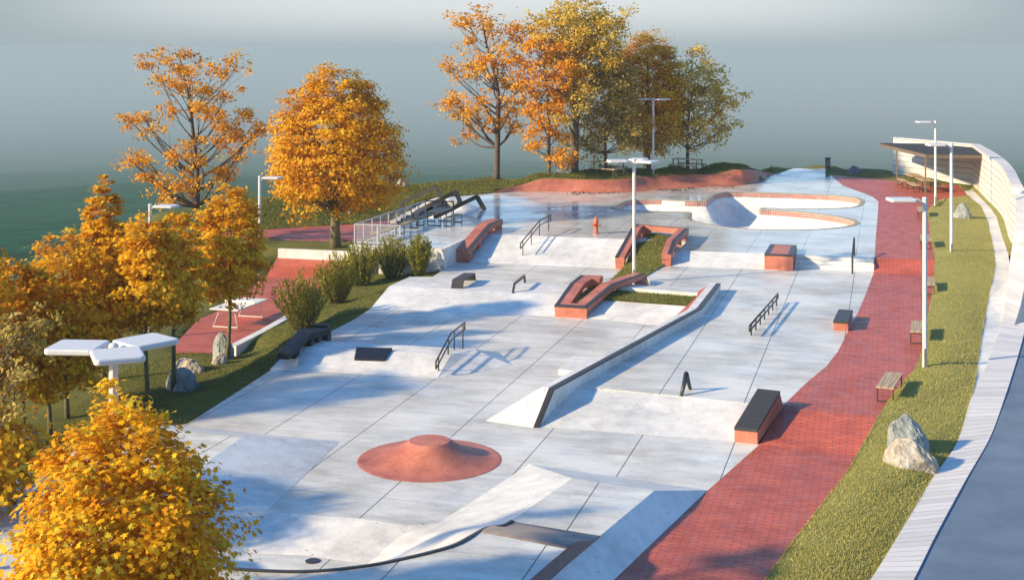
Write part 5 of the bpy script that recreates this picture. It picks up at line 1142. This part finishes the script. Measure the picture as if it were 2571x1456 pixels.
# left airy orange tree
Yd = 74.0; v = cw((492 - CX) / FPX * Yd, Yd, 0); bz_ = hgt(v.x, v.y)
clump_tree('tall airy orange tree at the left, behind the grove', (v.x, v.y, bz_), Yd, hA([(905, 285), (850, 310), (740, 335), (960, 375), (1080, 350), (1190, 335), (880, 430), (1030, 460), (1140, 480), (810, 400), (870, 560), (720, 590), (650, 600), (760, 655), (1000, 540), (1100, 590), (1200, 570), (1310, 640), (1180, 680), (1260, 690),
    (1080, 700), (960, 720), (870, 790), (1210, 790), (740, 810), (650, 800), (720, 880), (800, 930), (900, 930), (830, 1000), (960, 960), (1100, 870), (1160, 890), (1000, 810), (920, 350), (960, 470), (1040, 560), (1140, 640)]),
    hA([(985, 1150), (990, 900), (972, 700), (950, 500), (905, 300)]), 210, .42, .20, 21, 'orange_leaf', name='orange_tree', group=gT, tr=.17)
p = foot((1247, 452), 1.25); Yt = -p[0] * _s + p[1] * _c
clump_tree('tall airy orange tree at the left end of the rear row', p, Yt, hB([(700, 90), (640, 120), (590, 130), (760, 170), (660, 205), (900, 140), (860, 190), (650, 330), (530, 340), (600, 390), (770, 320), (720, 290), (560, 490), (530, 520), (640, 560), (700, 500), (620, 675), (760, 600), (850, 560), (890, 450), (830, 420), (740, 130), (800, 250), (760, 400), (700, 350), (680, 600), (880, 520), (820, 330), (600, 560), (860, 640)]),
    hB([(780, 905), (786, 620), (788, 480), (770, 380), (735, 250), (705, 100)]), 190, .50, .235, 22, 'orange_leaf', name='orange_tree', group=gT, tr=.20)
p = foot((1378, 433), 1.45); Yt = -p[0] * _s + p[1] * _c
clump_tree('orange tree with low hanging branches, second in the rear row', p, Yt, hB([(1000, 200), (950, 220), (1050, 250), (950, 330), (1020, 380), (900, 400), (1060, 440), (930, 560), (1080, 560), (1000, 610), (970, 740), (1130, 800), (1090, 690), (980, 480), (1110, 330), (1030, 300), (900, 300), (1120, 420), (1090, 490), (940, 450), (1000, 540), (1180, 360), (1170, 300), (1080, 790), (1060, 640)]),
    hB([(1042, 870), (1042, 700), (1040, 520), (1020, 350), (1000, 220)]), 260, .50, .235, 23, 'orange_leaf', name='orange_tree', group=gT, tr=.13)
p = foot((1443, 430), 1.5); Yt = -p[0] * _s + p[1] * _c
clump_tree('tallest yellow-olive tree in the rear row', p, Yt, hB([(1150, 50), (1060, 80), (1230, 90), (1375, 110), (1010, 110), (1100, 160), (1200, 160), (1300, 180), (1030, 200), (1350, 210), (1150, 240), (1250, 270), (1350, 310), (1080, 280), (1280, 360), (1180, 380), (1380, 290), (1320, 130), (1140, 480), (1210, 540), (1130, 600), (1150, 100), (1250, 180), (1190, 220), (1310, 250), (1100, 220), (1220, 330), (1140, 330), (1260, 440), (1180, 110), (1280, 110), (1170, 480)]),
    hB([(1175, 862), (1178, 640), (1172, 460), (1180, 280), (1150, 60)]), 400, .66, .23, 24, 'olive_leaf', name='deciduous_tree', group=gT, tr=.24)
p = foot((1522, 427), 1.8); Yt = -p[0] * _s + p[1] * _c
clump_tree('shaded olive-brown tree with forked trunk in the rear row', p, Yt, hB([(1300, 430), (1250, 500), (1350, 480), (1420, 450), (1300, 560), (1400, 560), (1230, 630), (1330, 640), (1450, 640), (1240, 740), (1420, 700), (1370, 380), (1290, 350), (1460, 540), (1380, 620), (1290, 690), (1340, 560), (1440, 400), (1400, 330), (1350, 420), (1210, 700), (1480, 700)]),
    hB([(1326, 825), (1325, 700), (1330, 600), (1345, 480), (1360, 380)]), 420, .66, .22, 25, 'grey_green_leaf', name='deciduous_tree', group=gT, tr=.12)
p = foot((1727, 418.5), 1.9); Yt = -p[0] * _s + p[1] * _c
clump_tree('grey-olive tree at the right end of the rear row', p, Yt, [(1738, 135), (1700, 165), (1768, 178), (1722, 200), (1762, 228), (1812, 236), (1742, 268), (1802, 280), (1720, 300), (1702, 325), (1768, 320), (1812, 322), (1693, 340), (1750, 180), (1785, 252), (1705, 250), (1830, 250), (1690, 205), (1735, 235), (1790, 200), (1735, 330), (1790, 345), (1680, 260), (1672, 300)],
    [(1727, 407), (1726, 360), (1728, 310), (1735, 240), (1738, 150)], 330, .58, .22, 26, 'olive_leaf', name='deciduous_tree', group=gT, tr=.12)
p = foot((1631, 427.5), 1.5); p = (p[0] - _s * 2.2 + .04, p[1] + _c * 2.2, hgt(p[0] - _s * 2.2, p[1] + _c * 2.2)); Yt = -p[0] * _s + p[1] * _c; k = Yt / FPX
dense_tree('dense dark golden tree with a straight green trunk in the rear row', p, (426 - 62) * k, 98 * k, (426 - 355) * k, prof_column, 420, 62, .20, 27, tmpl=OVAL, bk='bark_green', tr=.24, group=gT, lump=.10, name="maple_tree", tone=-.02)
p = foot((843, 621), -.25); Yt = -p[0] * _s + p[1] * _c; k = Yt / FPX
dense_tree('big dense golden tree with a straight trunk beside the brick path', p, (621 - 172) * k, 166 * k, (621 - 512) * k, prof_dome, 560, 62, .155, 28, tmpl=MAPLE, bk='bark_green', tr=.25, group=gT, lump=.09, name='maple_tree', rcl=.17, tone=-.12)
def young(label, px, z, ytop, xc, half, seed, ncl=210, per=46, prof=prof_young, bott=None, tone=0, leaf=.125):
    p = W(px, z); zz_ = hgt(p.x, p.y); Yt = -p.x * _s + p.y * _c; k = Yt / FPX; h_ = (px[1] - ytop + 16) * k; zb = (px[1] - bott) * k
    lx = (xc - px[0]) * k; lv = cw(lx, 0, 0)
    dense_tree(label, (p.x, p.y, zz_), h_ - (zz_ - z) - .1, half * k, zb, prof, ncl, per, leaf, seed, bk='bark_green', tr=.075, group=gM, lump=.14, lean=(lv.x, lv.y), tone=tone, rcl=.26)
young('slim golden maple at the right of the grove, trunk beside the tall rock', (570, 899), -.9, 478, 585, 84, 31, ncl=260, prof=prof_column, bott=745)
young('golden maple of the grove behind the right lamp head', (432, 978), -1.05, 530, 445, 72, 32, prof=prof_column, bott=800)
young('golden maple in the middle of the grove with trunk by the lamp heads', (370, 1022), -1.15, 552, 368, 92, 33, ncl=260, bott=810)
young('tall slender golden maple at the back of the grove', (262, 965), -1.15, 468, 258, 62, 34, prof=prof_column, bott=760)
young('broad golden maple left of the big lamp heads', (172, 1045), -1.3, 600, 160, 122, 35, ncl=340, bott=955)
young('golden-orange maple at the left edge with a dark trunk', (62, 1112), -1.4, 660, 40, 110, 36, ncl=260, bott=985, tone=-.12)
young('golden maple with a thin pale trunk between its neighbours', (127, 1088), -1.35, 740, 100, 90, 37, bott=985)
Yk = 21.0; v = cw((300 - CX) / FPX * Yk, Yk, 0); zb = hgt(v.x, v.y); k = Yk / FPX
dense_tree('big bright golden maple closest to the camera at the bottom left', (v.x, v.y, zb), H - (1028 - YH) * k - zb, 272 * k, 1.3, prof_young, 680, 52, .105, 38, bk='bark_green', tr=.08, group=gM, lump=.19, tone=.06, rcl=.20)
Yk = 27.5; v = cw((-160 - CX) / FPX * Yk, Yk, 0); zb = hgt(v.x, v.y)
dense_tree('golden maple cut by the left frame edge, beside the big near one', (v.x, v.y, zb), 3.3 - zb, 1.95, 1.9, prof_young, 260, 42, .13, 61, bk='bark_green', tr=.075, group=gM, lump=.12, rcl=.24, tone=-.08)
Yk = 36.0; v = cw((-185 - CX) / FPX * Yk, Yk, 0); zb = hgt(v.x, v.y)
dense_tree('tall golden maple cut by the left frame edge, behind the others', (v.x, v.y, zb), 5.9 - zb, 1.95, 2.6, prof_column, 330, 46, .13, 62, bk='bark_green', tr=.075, group=gM, lump=.12, rcl=.24)
# leaning branches of an olive tree at the left edge
Yk = 24.0; v = cw((-90 - CX) / FPX * Yk, Yk, 0); zb = hgt(v.x, v.y)
clump_tree('pale olive-leaved tree reaching in from the left edge', (v.x, v.y, zb), Yk, [(15, 808), (55, 822), (95, 815), (35, 862), (85, 880), (15, 915), (55, 935), (10, 985), (35, 1005), (-40, 850), (-50, 950), (80, 850), (-20, 1000)],
    [(-90, 1700), (-92, 1400), (-85, 1100), (-60, 850)], 85, .17, .11, 39, 'grey_green_leaf', name='deciduous_tree', tr=.10, dyr=.45)

# ------------------------------------------------------------------ broom bushes
def bush(label, px, z, half, h_px, seed):
    rng = np.random.default_rng(seed); p = W(px, z); zz_ = hgt(p.x, p.y); Yt = -p.x * _s + p.y * _c; k = Yt / FPX; hh, rr = h_px * k, half * k
    T = thing('bush', label, 'bush', (p.x, p.y, zz_), 0, 'broom bushes by the terrace wall'); m = MB(); P_, Nn, hu = [], [], []
    for i in range(130):
        th = rng.uniform(0, 6.283); f = math.sqrt(rng.random()); b = Vector((p.x + .25 * rr * f * math.cos(th), p.y + .25 * rr * f * math.sin(th), zz_ - .03)); L_ = hh * (1 - .35 * f * f) * rng.uniform(.7, 1.08)
        e_ = Vector((p.x + rr * f * math.cos(th) * rng.uniform(.7, 1.05), p.y + rr * f * math.sin(th) * rng.uniform(.7, 1.05), zz_ + L_)); md = b.lerp(e_, .5) + Vector((0, 0, .12 * L_)) * (f - .3)
        pts = smooth_line([b, md, e_], 3); m.tube(pts, [.010, .009, .008, .006, .005, .004, .003][:len(pts)], 3, cap=False)
        n = 52; q = rng.uniform(.16, 1.0, n); arr = np.array([tuple(v_) for v_ in pts]); idx = np.linspace(0, 1, len(pts)); pos = np.stack([np.interp(q, idx, arr[:, j]) for j in range(3)], -1)
        pos += rng.normal(size=(n, 3)) * np.array([.045, .045, .03]) * (1.2 - .6 * q[:, None]); P_.append(pos); d = np.array(tuple((e_ - b).normalized()))
        side = np.cross(d, rng.normal(size=(n, 3))); Nn.append(side); hu.append(np.clip(rng.normal(.35, .2, n) + .45 * np.clip(q - .7, 0, 1) * (rng.random(n) < .6), 0, 1))
    P_ = np.concatenate(P_); Nn = np.concatenate(Nn); n = len(P_); tm = np.array([(0, -.5, 0), (.16, 0, 0), (0, .5, 0), (-.16, 0, 0)])
    Nn /= np.linalg.norm(Nn, axis=1, keepdims=True) + 1e-9; up = np.array([0, 0, 1.0]) + rng.normal(size=(n, 3)) * .45; A_ = np.cross(up, Nn); A_ /= np.linalg.norm(A_, axis=1, keepdims=True) + 1e-9; B_ = np.cross(Nn, A_)
    t = tm[None] * (.105 * rng.uniform(.7, 1.3, n))[:, None, None]; V_ = P_[:, None] + t[..., 0:1] * A_[:, None] + t[..., 1:2] * B_[:, None]
    np_mesh('foliage', (V_ - np.array([p.x, p.y, zz_])).reshape(-1, 3), 4, 'broom_leaf', np.concatenate(hu), T); m.build('stems', 'bark_brown', T, fix=False)
bush('dark broom bush nearest the camera above the black bent ledge', (760, 824), -.45, 84, 150, 41)
bush('broom bush second from the camera, beside the court kerb', (845, 756), -.45, 70, 128, 42)
bush('broom bush in front of the door in the terrace wall', (905, 712), -.45, 64, 112, 43)
bush('yellow-green broom bush against the terrace wall', (985, 692), -.3, 62, 112, 44)
bush('small broom bush near the terrace corner', (1052, 690), -.15, 40, 112, 45)
p = W(D(830, 486), .8); 
rng = np.random.default_rng(5)

# ------------------------------------------------------------------ grass blades, fallen leaves
def blades(name, label, pts, hmin, hmax, mat, seed, wd=.014):
    rng = np.random.default_rng(seed); P_ = np.asarray(pts); n = len(P_); th = rng.uniform(0, 6.283, n); h_ = rng.uniform(hmin, hmax, n); ln = rng.normal(0, .45, (n, 2)) * h_[:, None]
    a = np.stack([np.cos(th), np.sin(th), th * 0], -1) * wd * rng.uniform(.6, 1.4, n)[:, None]; tip = P_ + np.concatenate([ln, h_[:, None]], 1); P0 = P_ - np.array([0, 0, .01])
    V_ = np.stack([P0 - a, P0 + a, tip], 1); o = np_mesh(name, V_.reshape(-1, 3), 3, mat, np.clip(rng.normal(.5, .2, n), 0, 1)); tag(o, label, 'grass', kind='stuff'); return o
rng = np.random.default_rng(77); R9 = np.array([[tuple(p) for p in r] for r in right_rows]); nr, nc, _ = R9.shape
yy = R9[0, :, 1]; wts = np.clip(30 / np.clip(yy, 20, 90), 0, 2) ** 2.2; wts /= wts.sum(); nB = 85000
ci = rng.choice(nc - 1, nB, p=(wts[:-1] / wts[:-1].sum())); fc = rng.random(nB); rv = rng.random(nB) * (nr - 1); rv = np.where(rng.random(nB) < .10, rng.choice([0.02, nr - 1.02], nB), rv); ri_ = np.minimum(rv.astype(int), nr - 2); fr_ = (rv - ri_)
q0 = R9[ri_, ci] * (1 - fc)[:, None] + R9[ri_, ci + 1] * fc[:, None]; q1 = R9[ri_ + 1, ci] * (1 - fc)[:, None] + R9[ri_ + 1, ci + 1] * fc[:, None]
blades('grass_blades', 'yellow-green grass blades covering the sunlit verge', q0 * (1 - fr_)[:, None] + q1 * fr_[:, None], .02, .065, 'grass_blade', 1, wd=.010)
def lawn_pts(n, poly, seed):
    rng = np.random.default_rng(seed); pl = np.array([XY(p) for p in poly]); mn, mx_ = pl.min(0), pl.max(0); out_ = []
    while sum(map(len, out_)) < n:
        q = rng.uniform(mn, mx_, (n, 2)); q = q[inside(pl, q[:, 0], q[:, 1])]
        for pg, zs in slabs: q = q[~inside(pg, q[:, 0], q[:, 1])]
        out_.append(q)
    q = np.concatenate(out_)[:n]; return np.column_stack([q, terr(q[:, 0], q[:, 1])])
lp = [W(D(*p), z) for p, z in [((300, 1180), 0), ((470, 1064), 0), ((675, 932), 0), ((828, 833), 0), ((930, 775), 0), ((985, 735), 0), ((1129, 667), 0), ((1040, 675), -.2), ((880, 712), -.8), ((720, 795), -.9), ((583, 868), -1), ((430, 885), -1.2), ((300, 950), -1.2), ((100, 1100), -1.4)]]
blades('grass_blades', 'dark green grass blades on the slope beside the plaza', lawn_pts(60000, lp, 3), .02, .07, 'dark_blade', 4, wd=.010)
hp = [W(E6(*p), z) for p, z in [((60, 455), .9), ((300, 385), 1.3), ((470, 338), 1.6), ((1250, 334), 1.6), ((1900, 293), 1.55), ((2200, 254), 1.8), ((2560, 280), 1.0), ((2571, 225), 1.25), ((2080, 205), 2.05), ((1300, 245), 1.95), ((500, 295), 1.85), ((0, 330), 1.3)]]
blades('grass_blades', 'green grass blades along the rear lawn', lawn_pts(26000, hp, 6), .06, .17, 'dark_blade', 7, wd=.022)
hl2 = [W(D(*p), z) for p, z in [((655, 575), -.5), ((757, 569), -.5), ((887, 562), -.5), ((985, 550), -.3), ((1100, 500), .8), ((1238, 484), .9), ((1260, 476), .95), ((1229, 447), 1.3), ((1069, 462.8), 1.13), ((860, 482), .85), ((690, 497), .6), ((500, 520), .2), ((500, 570), -.6)]]
blades('grass_blades', 'green grass blades on the slope behind the dense golden tree', lawn_pts(36000, hl2, 16), .06, .16, 'dark_blade', 17, wd=.02)
Wd = np.array([[tuple(p) for p in r] for r in wedge_rows]); nr, nc, _ = Wd.shape; nB = 7000; ci = rng.integers(0, nc - 1, nB); ri_ = rng.integers(0, nr - 1, nB); fc = rng.random(nB)[:, None]; fr_ = rng.random(nB)[:, None]
wpts = (Wd[ri_, ci] * (1 - fc) + Wd[ri_, ci + 1] * fc) * (1 - fr_) + (Wd[ri_ + 1, ci] * (1 - fc) + Wd[ri_ + 1, ci + 1] * fc) * fr_
px_ = rng.random((4500, 2)); ppl = np.column_stack([-10.6 + 3.6 * px_[:, 0], 51.2 - .65 * px_[:, 0] + (1.8 + .25 * px_[:, 0]) * px_[:, 1], np.full(4500, .44)])
pv = rng.random((1500, 2)); ppv = np.column_stack([-11.42 + .2 + pv[:, 0] * (.2 + .7 * pv[:, 1]), 50.3 + 4.0 * pv[:, 1], np.full(1500, .48)])
blades('grass_blades', 'green grass blades on the islands inside the plaza', np.concatenate([wpts, ppl, ppv]), .03, .09, 'dark_blade', 9, wd=.016)
def litter(name, label, cl, n, mat, seed, z=ZU, size=.085):
    rng = np.random.default_rng(seed); P_ = []
    for (f_, px, py, sx, sy, k) in cl:
        for _ in range(k): p = W(f_(px + rng.normal(0, sx), py + rng.normal(0, sy)), z); P_.append((p.x, p.y, z + .018))
    P_ = np.array(P_); Nn = np.array([0, 0, 1.0]) + rng.normal(size=P_.shape) * .25; V_ = leaf_verts(P_, Nn, size * rng.uniform(.6, 1.3, len(P_)), OVAL, rng); o = np_mesh(name, V_.reshape(-1, 3), 4, mat); tag(o, label, 'fallen leaves', kind='stuff')
litter('fallen_leaves', 'dark fallen leaves on the plaza below the red bank', [(E6, 800, 470, 40, 7, 70), (E6, 900, 468, 60, 6, 60), (E6, 1080, 467, 55, 3, 45), (E6, 1560, 442, 45, 4, 35), (E6, 1700, 440, 60, 7, 110), (E6, 1830, 422, 30, 5, 40), (E6, 2170, 410, 40, 5, 45)], 0, 'dead_leaf', 51, size=.13)
litter('fallen_leaves', 'scattered golden leaves on the plaza below the red bank', [(E6, 2000, 425, 130, 8, 26)], 0, 'gold_leaf', 52, size=.17)
litter('fallen_leaves', 'dark fallen leaves on the rear brick path under the dense tree', [(E3, 380, 995, 50, 8, 60), (E3, 750, 1010, 190, 18, 45), (E3, 1050, 1050, 140, 6, 70), (E3, 1400, 1035, 70, 14, 90)], 0, 'dead_leaf', 53, z=ZB2, size=.12)
litter('fallen_leaves', 'dark fallen leaves on the red brick court by the bushes', [(B5, 60, 420, 40, 45, 60), (B5, 20, 470, 30, 30, 40)], 0, 'dead_leaf', 54, z=ZB, size=.10)

# ------------------------------------------------------------------ the misty air
m = MB(); m.box((0, 5000, -135), (20000, 14000, 302)); hz = m.build('haze', 'field_green'); hz.data.materials.clear()
hm = bpy.data.materials.new('haze_air'); hm.use_nodes = True; t = hm.node_tree; t.nodes.clear(); o_ = N(t, 'ShaderNodeOutputMaterial'); pv_ = N(t, 'ShaderNodeVolumePrincipled')
pv_.inputs['Color'].default_value = (.50, .585, .615, 1); pv_.inputs['Density'].default_value = .0004; pv_.inputs['Anisotropy'].default_value = .0
t.links.new(pv_.outputs[0], o_.inputs['Volume']); hz.data.materials.append(hm); tag(hz, 'pale mist over the valley behind the park', 'haze', kind='stuff')
for o in bpy.data.objects:
    if '_abs' in o: del o['_abs']
    if o.parent is None and o.get('kind') is None and o.type in ('MESH', 'EMPTY') and 'category' not in o: print('NO TAG', o.name)
